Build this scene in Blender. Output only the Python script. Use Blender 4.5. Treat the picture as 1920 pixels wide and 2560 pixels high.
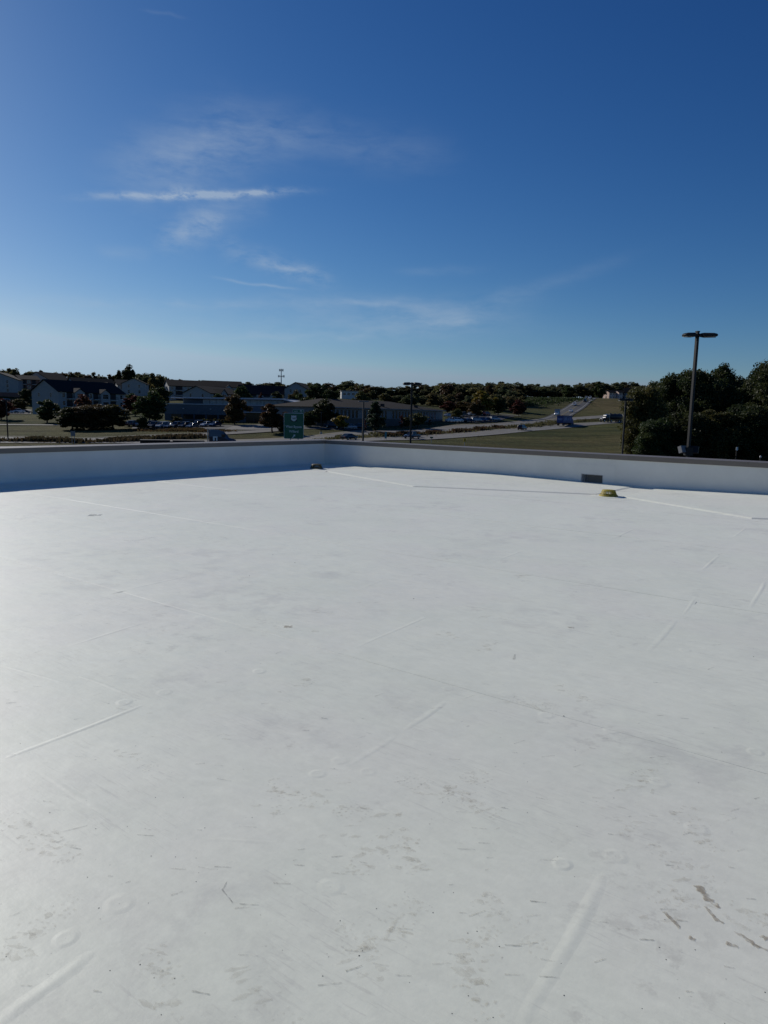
import bpy, bmesh, math, random
import numpy as np
from mathutils import Vector, Matrix

# ------------------------------------------------------------------ scene, camera
for o in list(bpy.data.objects):
    bpy.data.objects.remove(o)
scene = bpy.context.scene
COL = scene.collection
EYE = 8.0                      # eye height above the parking lot (roof 6.4 m + 1.6 m)
ROOF = 6.4
FPX = 1775.0                   # focal length in pixels of the 1920 x 2560 photograph
YH, ROLL = 1035.0, math.radians(1.2)
PITCH = math.atan((1280.0 - YH) / FPX)
_cp, _sp, _cr, _sr = math.cos(PITCH), math.sin(PITCH), math.cos(ROLL), math.sin(ROLL)

cam_data = bpy.data.cameras.new('camera')
cam = bpy.data.objects.new('camera', cam_data)
COL.objects.link(cam)
cam_data.sensor_fit = 'VERTICAL'
cam_data.sensor_height = 24.0
cam_data.sensor_width = 18.0
cam_data.lens = 24.0 * FPX / 2560.0
cam_data.clip_start = 0.1
cam_data.clip_end = 20000.0
_R0, _U0, _F0 = Vector((1, 0, 0)), Vector((0, _sp, _cp)), Vector((0, _cp, -_sp))
_R, _U = _R0 * _cr + _U0 * _sr, -_R0 * _sr + _U0 * _cr
m = Matrix.Identity(4)
for i in range(3):
    m[i][0], m[i][1], m[i][2] = _R[i], _U[i], -_F0[i]
m[2][3] = EYE
cam.matrix_world = m
scene.camera = cam

# ------------------------------------------------------------------ sky, sun, exposure
SUN_AZ, SUN_EL = math.radians(45.0), math.radians(27.0)     # 45 degrees left of the view, 27 above the horizon
sun_vec = Vector((-math.sin(SUN_AZ) * math.cos(SUN_EL), math.cos(SUN_AZ) * math.cos(SUN_EL), math.sin(SUN_EL)))
sun_data = bpy.data.lights.new('sun', 'SUN')
sun_data.energy = 3.6
sun_data.angle = math.radians(0.53)
sun_data.color = (1.0, 0.955, 0.89)
sun = bpy.data.objects.new('sun', sun_data)
COL.objects.link(sun)
sun.rotation_euler = sun_vec.to_track_quat('Z', 'Y').to_euler()
scene.view_settings.view_transform = 'Standard'
scene.view_settings.look = 'None'
scene.view_settings.exposure = 0.0
scene.view_settings.gamma = 1.0
scene.view_settings.use_curve_mapping = False


class N:
    """tiny node helper"""
    def __init__(s, tree):
        s.t = tree; tree.nodes.clear()
    def new(s, typ, ins=None, **props):
        n = s.t.nodes.new(typ)
        for k, v in props.items():
            setattr(n, k, v)
        for k, v in (ins or {}).items():
            s.set(n.inputs[k], v)
        return n
    def set(s, sock, v):
        if isinstance(v, bpy.types.NodeSocket):
            s.t.links.new(v, sock)
        else:
            sock.default_value = v
    def math(s, op, a, b=None, c=None, clamp=False):
        n = s.t.nodes.new('ShaderNodeMath'); n.operation = op; n.use_clamp = clamp
        for i, v in enumerate((a, b, c)):
            if v is not None:
                s.set(n.inputs[i], v)
        return n.outputs[0]
    def mix(s, f, a, b, blend='MIX'):
        n = s.t.nodes.new('ShaderNodeMix'); n.data_type = 'RGBA'; n.blend_type = blend
        s.set(n.inputs[0], f); s.set(n.inputs[6], a); s.set(n.inputs[7], b)
        return n.outputs[2]
    def noise(s, vec, scale, detail=4.0, rough=0.55, dist=0.0):
        n = s.new('ShaderNodeTexNoise', {'Vector': vec, 'Scale': scale, 'Detail': detail, 'Roughness': rough, 'Distortion': dist})
        return n.outputs[0]
    def ramp(s, v, lo, hi, tlo=0.0, thi=1.0, smooth=True):
        n = s.new('ShaderNodeMapRange', {'Value': v, 'From Min': lo, 'From Max': hi, 'To Min': tlo, 'To Max': thi})
        n.interpolation_type = 'SMOOTHSTEP' if smooth else 'LINEAR'
        return n.outputs[0]
    def mapping(s, vec, loc=(0, 0, 0), rot=(0, 0, 0), scale=(1, 1, 1), typ='POINT'):
        return s.new('ShaderNodeMapping', {'Vector': vec, 'Location': loc, 'Rotation': rot, 'Scale': scale}, vector_type=typ).outputs[0]


def ray(u, v):
    x, y = (u - 960.0) / FPX, -(v - 1280.0) / FPX
    x, y = _cr * x - _sr * y, _sr * x + _cr * y
    return Vector((x, _cp + y * _sp, -_sp + y * _cp))


def at(u, v, d):
    """world point seen at photo pixel (u, v), d metres ahead"""
    r = ray(u, v); r = r * (d / r.y)
    return Vector((r.x, r.y, EYE + r.z))


def on_z(u, v, z):
    """world point on the level z seen at photo pixel (u, v)"""
    r = ray(u, v); k = (z - EYE) / r.z
    return Vector((r.x * k, r.y * k, z))


world = bpy.data.worlds.new('World')
scene.world = world
world.use_nodes = True
w = N(world.node_tree)
sky = w.new('ShaderNodeTexSky', sky_type='NISHITA')
sky.sun_disc = False
sky.sun_elevation = SUN_EL
sky.sun_rotation = -SUN_AZ
sky.altitude = 500.0
sky.air_density = 1.0
sky.dust_density = 0.35
sky.ozone_density = 3.0
tc = w.new('ShaderNodeTexCoord').outputs['Generated']
sep = w.new('ShaderNodeSeparateXYZ', {0: tc})
az = w.math('ARCTAN2', sep.outputs[0], sep.outputs[1])
el = w.math('ARCSINE', sep.outputs[2])
ae = w.new('ShaderNodeCombineXYZ', {0: az, 1: el, 2: 0.0}).outputs[0]


def azel(u, v):
    r = ray(u, v).normalized()
    return math.atan2(r.x, r.y), math.asin(r.z)


# thin cirrus: each wisp is a soft streak along a bearing, broken up by stretched noise
WISPS = [  # u0 v0 u1 v1 half-thickness(px) strength noise-scale
    (225, 490, 735, 481, 9, .80, 34), (300, 487, 715, 481, 6, 0.70, 60), (410, 478, 520, 482, 12, .5, 40),
    (400, 606, 560, 538, 30, .50, 20), (470, 560, 660, 500, 34, .24, 16), (560, 585, 590, 650, 26, .18, 24),
    (270, 460, 620, 325, 68, .24, 11), (560, 300, 1100, 390, 44, .15, 9), (400, 390, 760, 330, 60, .15, 8),
    (600, 632, 830, 706, 22, .42, 22), (545, 692, 745, 724, 3.2, .34, 18), (640, 655, 810, 682, 7, .34, 30),
    (260, 630, 380, 640, 14, .16, 16), (700, 745, 1120, 765, 14, .22, 12), (850, 752, 1010, 762, 5, .22, 20), (1080, 808, 1190, 800, 11, .26, 16),
    (900, 820, 1330, 745, 34, .14, 9), (200, 835, 1000, 835, 10, .10, 8), (640, 770, 1250, 800, 40, .16, 7),
    (1150, 780, 1580, 640, 16, .08, 10), (20, 752, 700, 760, 20, .09, 7), (1000, 680, 1220, 672, 10, .10, 18),
    (360, 28, 460, 40, 3.0, .12, 12), (0, 748, 760, 758, 9, .16, 9), (520, 838, 1000, 842, 8, .14, 9), (0, 800, 1300, 812, 34, .12, 8), (430, 560, 520, 575, 40, .22, 10), (300, 420, 640, 380, 50, .14, 22),
]
warp = w.new('ShaderNodeTexNoise', {'Vector': ae, 'Scale': 22.0, 'Detail': 2.0}).outputs[1]
warp = w.new('ShaderNodeVectorMath', {0: warp, 1: (.024, .010, 0), 2: (-.012, -.005, 0)}, operation='MULTIPLY_ADD').outputs[0]
aew = w.new('ShaderNodeVectorMath', {0: ae, 1: warp}, operation='ADD').outputs[0]
sums = [None, None]
for (u0, v0, u1, v1, hw, st, fine) in WISPS:
    a0, e0 = azel(u0, v0); a1, e1 = azel(u1, v1)
    L = math.hypot(a1 - a0, e1 - e0) * .5; th = math.atan2(e1 - e0, a1 - a0); h_ = hw / FPX
    dx, dy = (math.cos(th) / L, math.sin(th) / L, 0), (-math.sin(th) / h_, math.cos(th) / h_, 0)
    ca, ce = (a0 + a1) / 2, (e0 + e1) / 2
    x = w.math('ADD', w.new('ShaderNodeVectorMath', {0: aew, 1: dx}, operation='DOT_PRODUCT').outputs['Value'], -(ca * dx[0] + ce * dx[1]))
    y = w.math('ADD', w.new('ShaderNodeVectorMath', {0: aew, 1: dy}, operation='DOT_PRODUCT').outputs['Value'], -(ca * dy[0] + ce * dy[1]))
    x2 = w.math('MULTIPLY', x, x)
    r_ = w.math('MULTIPLY_ADD', x2, x2, w.math('MULTIPLY', y, y))
    g = w.math('POWER', .3679, r_)
    i = 1 if fine >= 20 else 0
    sums[i] = w.math('MULTIPLY_ADD', g, st if i else st * 1.45, sums[i] if sums[i] is not None else 0.0)
N_FINE = w.ramp(w.noise(w.new('ShaderNodeVectorMath', {0: aew, 1: (1, 2.4, 1)}, operation='MULTIPLY').outputs[0], 38.0, 4.0, .62), .26, .70)
N_SOFT = w.ramp(w.noise(w.new('ShaderNodeVectorMath', {0: aew, 1: (1, 3.4, 1)}, operation='MULTIPLY').outputs[0], 12.0, 5.0, .62), .20, .74)
cl = w.math('MULTIPLY_ADD', sums[0], N_SOFT, w.math('MULTIPLY', sums[1], N_FINE), clamp=True)
SKYSTR = 0.07
# the camera's deep, contrasty rendering of a clear autumn sky: one tone curve for the whole dome
sc_ = w.new('ShaderNodeSeparateColor', {0: w.new('ShaderNodeVectorMath', {0: sky.outputs[0], 'Scale': SKYSTR}, operation='SCALE').outputs[0]})
ch = [w.math('MULTIPLY', w.math('POWER', w.math('MINIMUM', sc_.outputs[i], 1.1), ex), k_ / SKYSTR) for i, (k_, ex) in enumerate(((1.22, 1.75), (.935, 1.355), (.935, 1.075)))]
ch[1] = w.math('MINIMUM', ch[1], w.math('MULTIPLY', ch[2], .80))
ch[0] = w.math('MINIMUM', ch[0], w.math('MULTIPLY', ch[1], .74))
deep = w.new('ShaderNodeCombineColor', {0: ch[0], 1: ch[1], 2: ch[2]}).outputs[0]
skycol = w.mix(w.math('MULTIPLY', cl, .60), deep, (6.0, 7.2, 8.6, 1))
bg = w.new('ShaderNodeBackground', {'Color': skycol, 'Strength': SKYSTR})
world.cycles.sampling_method = 'MANUAL'
world.cycles.sample_map_resolution = 256
wo = w.new('ShaderNodeOutputWorld', {'Surface': bg.outputs[0]})

# ------------------------------------------------------------------ helpers
rng = random.Random(7)
MATS = {}


def mat(name, col, rough=.7, metal=0.0, var=.12, scale=3.0, spec=.5, bump=0.0, bscale=20.0, coat=0.0, emit=None):
    if name in MATS:
        return MATS[name]
    mt = bpy.data.materials.new(name); mt.use_nodes = True
    n = N(mt.node_tree)
    out = n.new('ShaderNodeOutputMaterial')
    b = n.new('ShaderNodeBsdfPrincipled', {'Roughness': rough, 'Metallic': metal, 'Specular IOR Level': spec, 'Coat Weight': coat})
    pos = n.new('ShaderNodeNewGeometry').outputs['Position']
    no = n.noise(pos, scale, 5.0, .6)
    f = n.ramp(no, .3, .7, 1.0 - var, 1.0 + var, False)
    c = n.new('ShaderNodeVectorMath', {0: tuple(col[:3]), 'Scale': f}, operation='SCALE').outputs[0]
    n.set(b.inputs['Base Color'], c)
    if bump:
        bn = n.new('ShaderNodeBump', {'Strength': bump, 'Distance': .05, 'Height': n.noise(pos, bscale, 4.0)})
        n.set(b.inputs['Normal'], bn.outputs[0])
    if emit:
        n.set(b.inputs['Emission Color'], (*emit[:3], 1)); b.inputs['Emission Strength'].default_value = emit[3]
    n.set(out.inputs[0], b.outputs[0])
    MATS[name] = mt
    return mt


class MB:
    """collects shapes into one mesh"""
    def __init__(s):
        s.v, s.f = [], []
    def add(s, vs, fs):
        k = len(s.v); s.v += [tuple(p) for p in vs]; s.f += [tuple(i + k for i in f) for f in fs]
        return s
    def box(s, x0, x1, y0, y1, z0, z1, M=None):
        vs = [Vector(p) for p in ((x0, y0, z0), (x1, y0, z0), (x1, y1, z0), (x0, y1, z0), (x0, y0, z1), (x1, y0, z1), (x1, y1, z1), (x0, y1, z1))]
        if M is not None:
            vs = [M @ p for p in vs]
        return s.add(vs, [(0, 3, 2, 1), (4, 5, 6, 7), (0, 1, 5, 4), (1, 2, 6, 5), (2, 3, 7, 6), (3, 0, 4, 7)])
    def tube(s, p0, p1, r0, r1=None, n=8, caps=True):
        r1 = r0 if r1 is None else r1
        p0, p1 = Vector(p0), Vector(p1); d = (p1 - p0).normalized()
        a = d.orthogonal().normalized(); b = d.cross(a)
        vs = []
        for p, r in ((p0, r0), (p1, r1)):
            vs += [p + (a * math.cos(2 * math.pi * i / n) + b * math.sin(2 * math.pi * i / n)) * r for i in range(n)]
        fs = [(i, (i + 1) % n, n + (i + 1) % n, n + i) for i in range(n)]
        if caps:
            fs += [tuple(range(n))[::-1], tuple(range(n, 2 * n))]
        return s.add(vs, fs)
    def lathe(s, prof, n=24, c=(0, 0, 0)):
        vs = []
        for r, z in prof:
            vs += [(c[0] + r * math.cos(2 * math.pi * i / n), c[1] + r * math.sin(2 * math.pi * i / n), c[2] + z) for i in range(n)]
        fs = []
        for j in range(len(prof) - 1):
            fs += [(j * n + i, j * n + (i + 1) % n, (j + 1) * n + (i + 1) % n, (j + 1) * n + i) for i in range(n)]
        return s.add(vs, fs)
    def prism(s, poly, axis, t0, t1):
        """extrude a 2-D outline along axis ('x': poly is (y,z); 'y': poly is (x,z); 'z': poly is (x,y))"""
        def P(p, t):
            return {'x': (t, p[0], p[1]), 'y': (p[0], t, p[1]), 'z': (p[0], p[1], t)}[axis]
        n = len(poly)
        vs = [P(p, t0) for p in poly] + [P(p, t1) for p in poly]
        return s.add(vs, [tuple(range(n))[::-1], tuple(range(n, 2 * n))] + [(i, (i + 1) % n, n + (i + 1) % n, n + i) for i in range(n)])
    def mesh(s, name, material, smooth=False, fix=True):
        me = bpy.data.meshes.new(name)
        me.from_pydata(s.v, [], s.f)
        if fix:
            bm = bmesh.new(); bm.from_mesh(me); bmesh.ops.recalc_face_normals(bm, faces=bm.faces); bm.to_mesh(me); bm.free()
        if material:
            me.materials.append(material)
        if smooth:
            me.polygons.foreach_set('use_smooth', [True] * len(me.polygons))
        return me
    def build(s, name, material, parent=None, smooth=False, fix=True):
        return link(name, s.mesh(name, material, smooth, fix), parent)


def link(name, data, parent=None):
    o = bpy.data.objects.new(name, data); COL.objects.link(o)
    if parent is not None:
        o.parent = parent
    return o


def tag(o, label=None, cat=None, group=None, kind=None):
    if label: o['label'] = label
    if cat: o['category'] = cat
    if group: o['group'] = group
    if kind: o['kind'] = kind
    return o


def thing(name, label, cat, loc=(0, 0, 0), rz=0.0, group=None):
    o = link(name, None); o.location = loc; o.rotation_euler = (0, 0, rz)
    o.empty_display_size = .3
    return tag(o, label, cat, group)


def copy_tree(o, parent=None):
    c = o.copy(); COL.objects.link(c); c.parent = parent
    for ch in list(o.children):
        copy_tree(ch, c)
    return c

# ------------------------------------------------------------------ the roof we stand on
TH = math.radians(-36.6)                       # bearing of the right-hand parapet
E1 = Vector((math.cos(TH), math.sin(TH), 0))   # along the right-hand parapet
E2 = Vector((-math.sin(TH), math.cos(TH), 0))  # along the left-hand parapet
CORNER = Vector((-1.93, 22.62, 0))
A0, B0 = CORNER.dot(E1), CORNER.dot(E2)        # inner faces of the two parapets


def ab(p):
    return p.x * E1.x + p.y * E1.y, p.x * E2.x + p.y * E2.y


def rp(a, b, z=0.0):
    return E1 * a + E2 * b + Vector((0, 0, ROOF + z))


def rpx(u, v):
    return ab(on_z(u, v, ROOF))


def membrane_material():
    mt = bpy.data.materials.new('white roof membrane'); mt.use_nodes = True
    n = N(mt.node_tree)
    out = n.new('ShaderNodeOutputMaterial')
    pos = n.new('ShaderNodeNewGeometry').outputs['Position']
    q = n.mapping(pos, (0, 0, 0), (0, 0, -TH))                       # x along the rolls
    qs = n.mapping(q, scale=(.28, 1, 1))
    big = n.noise(q, .8, 4.0, .6)
    mid = n.noise(q, 3.4, 6.0, .68, .4)
    patch = n.ramp(n.noise(q, .9, 3.0, .55), .50, .66)
    grime = n.math('MULTIPLY', patch, n.ramp(mid, .44, .62))
    # fine directional scuffs from boots and dragged rolls
    sc1 = n.ramp(n.noise(n.mapping(q, rot=(0, 0, .32), scale=(1.2, 14, 1)), 3.0, 5.0, .7, .6), .565, .66)
    sc2 = n.ramp(n.noise(n.mapping(q, rot=(0, 0, -.5), scale=(1.6, 19, 1)), 3.4, 4.0, .7, .5), .575, .67)
    scuff = n.math('MULTIPLY', n.math('MAXIMUM', sc1, sc2), n.ramp(n.noise(q, 1.7, 3.0), .47, .60))
    speck = n.ramp(n.noise(q, 46.0, 2.0, .5), .735, .80)
    blot = n.math('MULTIPLY', n.ramp(n.noise(q, 9.0, 5.0, .7), .53, .66), n.ramp(n.noise(q, 1.1, 2.0), .5, .68))
    c = n.mix(n.ramp(big, .3, .7), (.738, .755, .622, 1), (.795, .806, .668, 1))
    c = n.mix(n.ramp(n.noise(n.mapping(q, (3, 9, 0)), .9, 3.0), .42, .66, 0, .5), c, (.765, .746, .645, 1))
    c = n.mix(n.math('MULTIPLY', grime, .27), c, (.43, .415, .385, 1))
    c = n.mix(n.math('MULTIPLY', scuff, .24), c, (.40, .385, .35, 1))
    c = n.mix(n.math('MULTIPLY', blot, .30), c, (.40, .38, .33, 1))
    c = n.new('ShaderNodeVectorMath', {0: c, 'Scale': n.ramp(n.noise(n.mapping(q, scale=(.55, 1, 1)), 19.0, 6.0, .72), .32, .68, .945, 1.045, False)}, operation='SCALE').outputs[0]
    c = n.mix(n.math('MULTIPLY', speck, .35), c, (.22, .215, .20, 1))
    b = n.new('ShaderNodeBsdfPrincipled', {'Base Color': c, 'Specular IOR Level': .5, 'Sheen Weight': .22, 'Sheen Roughness': .6, 'Sheen Tint': (1, 1, .97, 1),
              'Roughness': n.ramp(n.noise(q, 5.0, 5.0), .3, .7, .50, .60)})
    roll = n.noise(n.mapping(q, scale=(.10, 3.2, 1)), 3.0, 4.0, .65)          # faint lengthwise lines left by the roll
    h = n.math('MULTIPLY', n.noise(q, 6.0, 5.0, .62), .0042)
    h = n.math('MULTIPLY_ADD', roll, .0026, h)
    h = n.math('MULTIPLY_ADD', n.noise(n.mapping(q, rot=(0, 0, .9), scale=(.4, 1, 1)), 2.2, 2.0), .0016, h)
    h = n.math('MULTIPLY_ADD', n.noise(q, 34.0, 3.0, .6), .0011, h)
    n.set(b.inputs['Normal'], n.new('ShaderNodeBump', {'Strength': .42, 'Distance': 1.0, 'Height': h}).outputs[0])
    n.set(out.inputs[0], b.outputs[0])
    return mt


M_ROOF = membrane_material()
M_WALLMEM = mat('white parapet membrane', (.76, .755, .70), .5, var=.06, scale=1.2, bump=.22, bscale=2.6)
M_COPING = mat('brown grey coping metal', (.185, .160, .135), .5, .1, .07, 1.5)
M_STUCCO = mat('tan outer wall', (.42, .38, .32), .9, var=.08, bump=.1)

roof = link('roof', None); tag(roof, 'white single-ply membrane roof with taped seams', None, None, 'structure')
AEND, BBEG = 26.0, -14.0
deck = MB()
deck_M = Matrix(((E1.x, E2.x, 0, 0), (E1.y, E2.y, 0, 0), (0, 0, 1, 0), (0, 0, 0, 1)))
deck.box(A0 - .02, AEND, BBEG, B0 + .02, ROOF - .5, ROOF - .03, deck_M)
deck.build('deck', M_ROOF, roof)
seams = [BBEG, -8.77, -5.70, -2.62, .45, 3.52, 6.60, 9.68, 12.75, 15.83]
edges = seams + [B0 - .005]
for k in range(len(seams)):
    b0, b1 = edges[k], min(edges[k + 1] + .12, B0 - .004)
    if k < len(seams) - 1:
        b1 = edges[k + 1] + .12
    mb = MB()
    na = 90
    rows = [(b0, -.004), (b0 + .0055, .0015), (b0 + .05, .0019), (b0 + .11, .0020), (b0 + .16, .0016), ((b0 + b1) / 2, .0012), (b1, -.0012)]
    r2 = random.Random(40 + k)
    wav = [r2.uniform(-.006, .006) for _ in range(na + 1)]
    for i in range(na + 1):
        a = A0 + .004 + (AEND - A0) * i / na
        for j, (b, z) in enumerate(rows):
            mb.v.append(tuple(rp(a, b + (wav[i] if j < 5 and k else 0), z * (1 if j != 1 else .25 + .75 * abs(math.sin(i * .37 + k * 2.1) * math.cos(i * .13 + k))))))
    nr = len(rows)
    for i in range(na):
        for j in range(nr - 1):
            p = i * nr + j
            mb.f.append((p, p + nr, p + nr + 1, p + 1))
    o = mb.build('membrane_sheet', M_ROOF, roof)


def ridge(p0, p1, h, hw, skew=0.0, name='insulation_joint'):
    """soft telegraphing ridge along an insulation board joint"""
    a0, b0 = p0; a1, b1 = p1
    d = Vector((a1 - a0, b1 - b0)); L = d.length; d /= L; nrm = Vector((-d.y, d.x))
    mb = MB(); n = max(4, int(L / .12)); m_ = 12
    r2 = random.Random(int(abs(a0) * 991 + b0 * 77))
    ph = r2.uniform(0, 6)
    for i in range(n + 1):
        t = i / n
        env = min(1.0, t * 5, (1 - t) * 5); env = env * env * (3 - 2 * env)
        env *= .8 + .2 * math.sin(t * 9 + ph)
        off = .006 * math.sin(t * 5 + ph)
        for j in range(m_ + 1):
            s_ = (j / m_ * 2 - 1)
            g = (math.exp(-(s_ * 2.3) ** 2) if not skew else math.exp(-(s_ * (1.5 if s_ * skew > 0 else 4.5)) ** 2) * (1 - s_ * s_) ** 2)
            a = a0 + d.x * L * t + nrm.x * (s_ * hw * 1.6 + off); b = b0 + d.y * L * t + nrm.y * (s_ * hw * 1.6 + off)
            zb = -.0012
            for q_ in seams:
                pass
            mb.v.append(tuple(rp(a, b, sheet_z(b) - .0003 + h * (.15 if hw > .026 else .26) * g * env)))
    for i in range(n):
        for j in range(m_):
            p = i * (m_ + 1) + j
            mb.f.append((p, p + 1, p + m_ + 2, p + m_ + 1))
    mb.build(name, M_ROOF, roof, True)


def sheet_z(b):
    for k in range(len(edges) - 2, -1, -1):
        if b >= edges[k]:
            b0, b1 = edges[k], edges[k + 1] + .12
            xs = [b0, b0 + .11, b0 + .16, (b0 + b1) / 2, b1]; zs = [.0022, .0022, .0016, .0012, -.0012]
            for i in range(4):
                if b <= xs[i + 1]:
                    t = (b - xs[i]) / (xs[i + 1] - xs[i]); return zs[i] + (zs[i + 1] - zs[i]) * t
            return -.0012
    return 0


RIDGES = [  # pixel ends, height, half width
    (0, 1903, 366, 1760, .010, .035), (1003, 1832, 1122, 1752, .010, .035), (860, 1925, 1003, 1832, .006, .035), (886, 1623, 1085, 1534, .008, .03),
    (1215, 1411, 1322, 1372, .010, .035), (1285, 2600, 1520, 2170, .013, .05), (1613, 1640, 1700, 1543, .009, .04), (1700, 1543, 1745, 1490, .006, .03),
    (1750, 1428, 1803, 1386, .012, .04), (1833, 1345, 1866, 1318, .010, .04), (1878, 1519, 1913, 1452, .012, .04), (270, 1484, 520, 1430, .008, .03),
    (150, 1622, 410, 1543, .008, .03), (-40, 2590, 240, 2372, .014, .05), (1523, 1349, 1595, 1319, .012, .035), (1215, 1348, 1315, 1322, .006, .03),
    (870, 1485, 985, 1440, .006, .03), (0, 1369, 140, 1350, .006, .03), (835, 1325, 900, 1312, .006, .03), (960, 1260, 1130, 1232, .005, .03),
    (0, 1660, 180, 1715, .005, .03), (190, 1688, 350, 1745, .008, .03), (270, 1370, 400, 1395, .005, .03), (90, 1925, 290, 2045, .005, .04), (500, 2100, 700, 2105, .004, .03),
]
SKEWED = (1752, 1832, 1534, 1372, 1543, 1322, 1440, 1312)     # board edges that drop on the side away from the sun
for (u0, v0, u1, v1, h, hw) in RIDGES:
    ridge(rpx(u0, v0), rpx(u1, v1), h * (1.5 if v1 in SKEWED else 1.0), hw * .6 * (1.6 if v1 in SKEWED else 1.0), 1.0 if v1 in SKEWED else 0.0)

# fastener plates telegraphing through the sheet
plate_me = None
PLATES = [(795, 1667), (686, 1672), (735, 1643), (714, 1917), (258, 1953), (142, 2028), (1215, 1867), (1330, 1850), (968, 1487), (1320, 1578),
          (1632, 1625), (268, 1518), (1095, 1500), (1505, 1790), (355, 1496), (1480, 1405), (560, 1450), (1180, 1545), (430, 1335), (1425, 1690)]
pm = MB(); prof = [(.078, -.0012), (.068, .0002), (.059, .0012), (.050, .0030), (.043, .0040), (.035, .0038), (.026, .0033), (.012, .0030), (.0015, .0031)]
pm.lathe(prof, 28)
plate_me = pm.mesh('fastener_plate', M_ROOF, True)
for (u, v) in PLATES:
    a, b = rpx(u * 1.1573, v * 1.1573)
    o = link('fastener_plate', plate_me, roof); o.location = rp(a, b, sheet_z(b)); o.rotation_euler = (0, 0, rng.uniform(0, 6))
    s_ = rng.uniform(.85, 1.15); o.scale = (s_ * .68, s_ * .68 * rng.uniform(.9, 1.1), rng.uniform(.15, .42))

# tapered crickets along the right-hand parapet, draining to the two drains
def cricket(aL, aM, aR, bv, bm_, h):
    z0 = .020
    P_ = [(aL, bv, z0), (aM, bm_, z0), (aR, bv, z0), (aR, B0 - .01, z0), (aM, B0 - .01, h), (aL, B0 - .01, z0)]
    mb = MB()
    top = [rp(*p) for p in P_]
    mb.add(top, [(0, 1, 4), (1, 2, 4), (0, 4, 5), (2, 3, 4)])
    wd = .06
    outer = [rp(aL, bv - wd * .9, .0), rp(aM, bm_ - wd * 1.1, -.002), rp(aR, bv - wd * .9, .0)]
    mb.add([top[0], top[1], top[2]] + outer, [(0, 3, 4, 1), (1, 4, 5, 2)])
    for (i_, j_, a_, s_) in ((0, 5, aL, -1), (2, 3, aR, 1)):
        mb.add([top[i_], top[j_], rp(a_ + s_ * .07, B0 - .01, -.002), rp(a_ + s_ * .07, bv - wd * .9, -.002)], [(0, 1, 2, 3)])
    mb.build('tapered_cricket', M_ROOF, roof)


d1, d2 = rpx(791, 1172), rpx(1521, 1241)
m1, m2 = rpx(1035, 1217), rpx(1880, 1297)
cricket(rpx(800, 1181)[0], m1[0], d2[0] - .3, d2[1] + .1, m1[1], .075)
cricket(d2[0] + .3, m2[0], 2 * m2[0] - d2[0], d2[1] + .1, m2[1], .075)

# parapets: each wall with its membrane face and metal coping in sections
PT, PH = .30, .745
CH = .115


def parapet(name, label, along, length, holes=()):
    """local x along the wall, y outward, z up from roof level"""
    t = thing(name, label, 'parapet')
    t.matrix_world = along
    segs, x = [], 0.0
    for (h0, h1, zt) in holes:
        segs.append((x, h0, -.5, PH - .03)); segs.append((h0, h1, zt, PH - .03)); segs.append((h0, h1, -.5, .012)); x = h1
    segs.append((x, length, -.5, PH - .03))
    mb = MB()
    for (x0, x1, z0, z1) in segs:
        mb.box(x0, x1, 0, PT, z0, z1)
    bm = bmesh.new(); me = mb.mesh('wall_face', M_WALLMEM); bm.from_mesh(me)
    bmesh.ops.remove_doubles(bm, verts=bm.verts, dist=.0005); bm.to_mesh(me); bm.free()
    link('wall_face', me, t)
    # outer cladding down to the ground
    MB().box(-.3, length, PT - .002, PT + .06, -ROOF + .01, -.52).build('outer_cladding', M_STUCCO, t)
    # base flange of the turned-up membrane
    mb = MB(); n = 60
    for i in range(n + 1):
        xx = length * i / n
        for (yy, zz) in ((-.13, -.001), (-.128, .006), (-.04, .008), (-.012, .022), (-.003, .06), (.002, .12)):
            mb.v.append((xx, yy + .004 * math.sin(i * 1.7), zz))
    for i in range(n):
        for j in range(5):
            p = i * 6 + j; mb.f.append((p, p + 6, p + 7, p + 1))
    if not holes:
        mb.build('membrane_flashing', M_WALLMEM, t, True)
    xx = 1.4
    while xx < length - .2:
        if not any(h0 - .4 < xx < h1 + .4 for h0, h1, _ in holes):
            MB().box(xx, xx + .09, -.0035, .001, .10, PH - CH - .004).build('membrane_lap', M_WALLMEM, t)
        xx += 3.05
    # coping sections with narrow joints
    x = -.02; k = 0
    while x < length:
        x1 = min(x + 3.05, length + .3)
        poly = [(-.022, PH - CH), (-.018, PH - CH), (-.018, PH - .012), (PT + .09, PH + .004), (PT + .09, PH - CH), (PT + .094, PH - CH), (PT + .094, PH + .008), (-.022, PH - .006)]
        MB().prism(poly, 'x', x + .003, x1 - .003).build('coping_section', M_COPING, t)
        MB().prism([(-.017, PH - CH + .002), (PT + .088, PH - CH + .002), (PT + .088, PH), (-.017, PH - .014)], 'x', x + .001, x1 - .001).build('coping_cleat', M_COPING, t)
        x = x1; k += 1
    return t


Lm = Matrix.Translation(rp(A0, B0))
right_M = Lm @ Matrix.Rotation(TH, 4, 'Z')
sa0, _ = rpx(1450, 1213); sa1, _ = rpx(1506, 1217)
hx0, hx1 = 7.02, 7.60
hole_a = on_z(1452, 1214, ROOF); hole_b = on_z(1504, 1217, ROOF)
hx0 = ab(hole_a)[0] - A0 - .24; hx1 = hx0 + .55
pr = parapet('parapet_wall', 'white parapet running right from the corner, pierced by a scupper opening', right_M, 36.0, ((hx0, hx1, .235),))
left_M = Lm @ Matrix.Rotation(TH + math.pi / 2, 4, 'Z') @ Matrix.Translation((-30, 0, 0))
pl = parapet('parapet_wall', 'white parapet left of the corner casting the wide shadow', left_M, 30.0)
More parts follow.
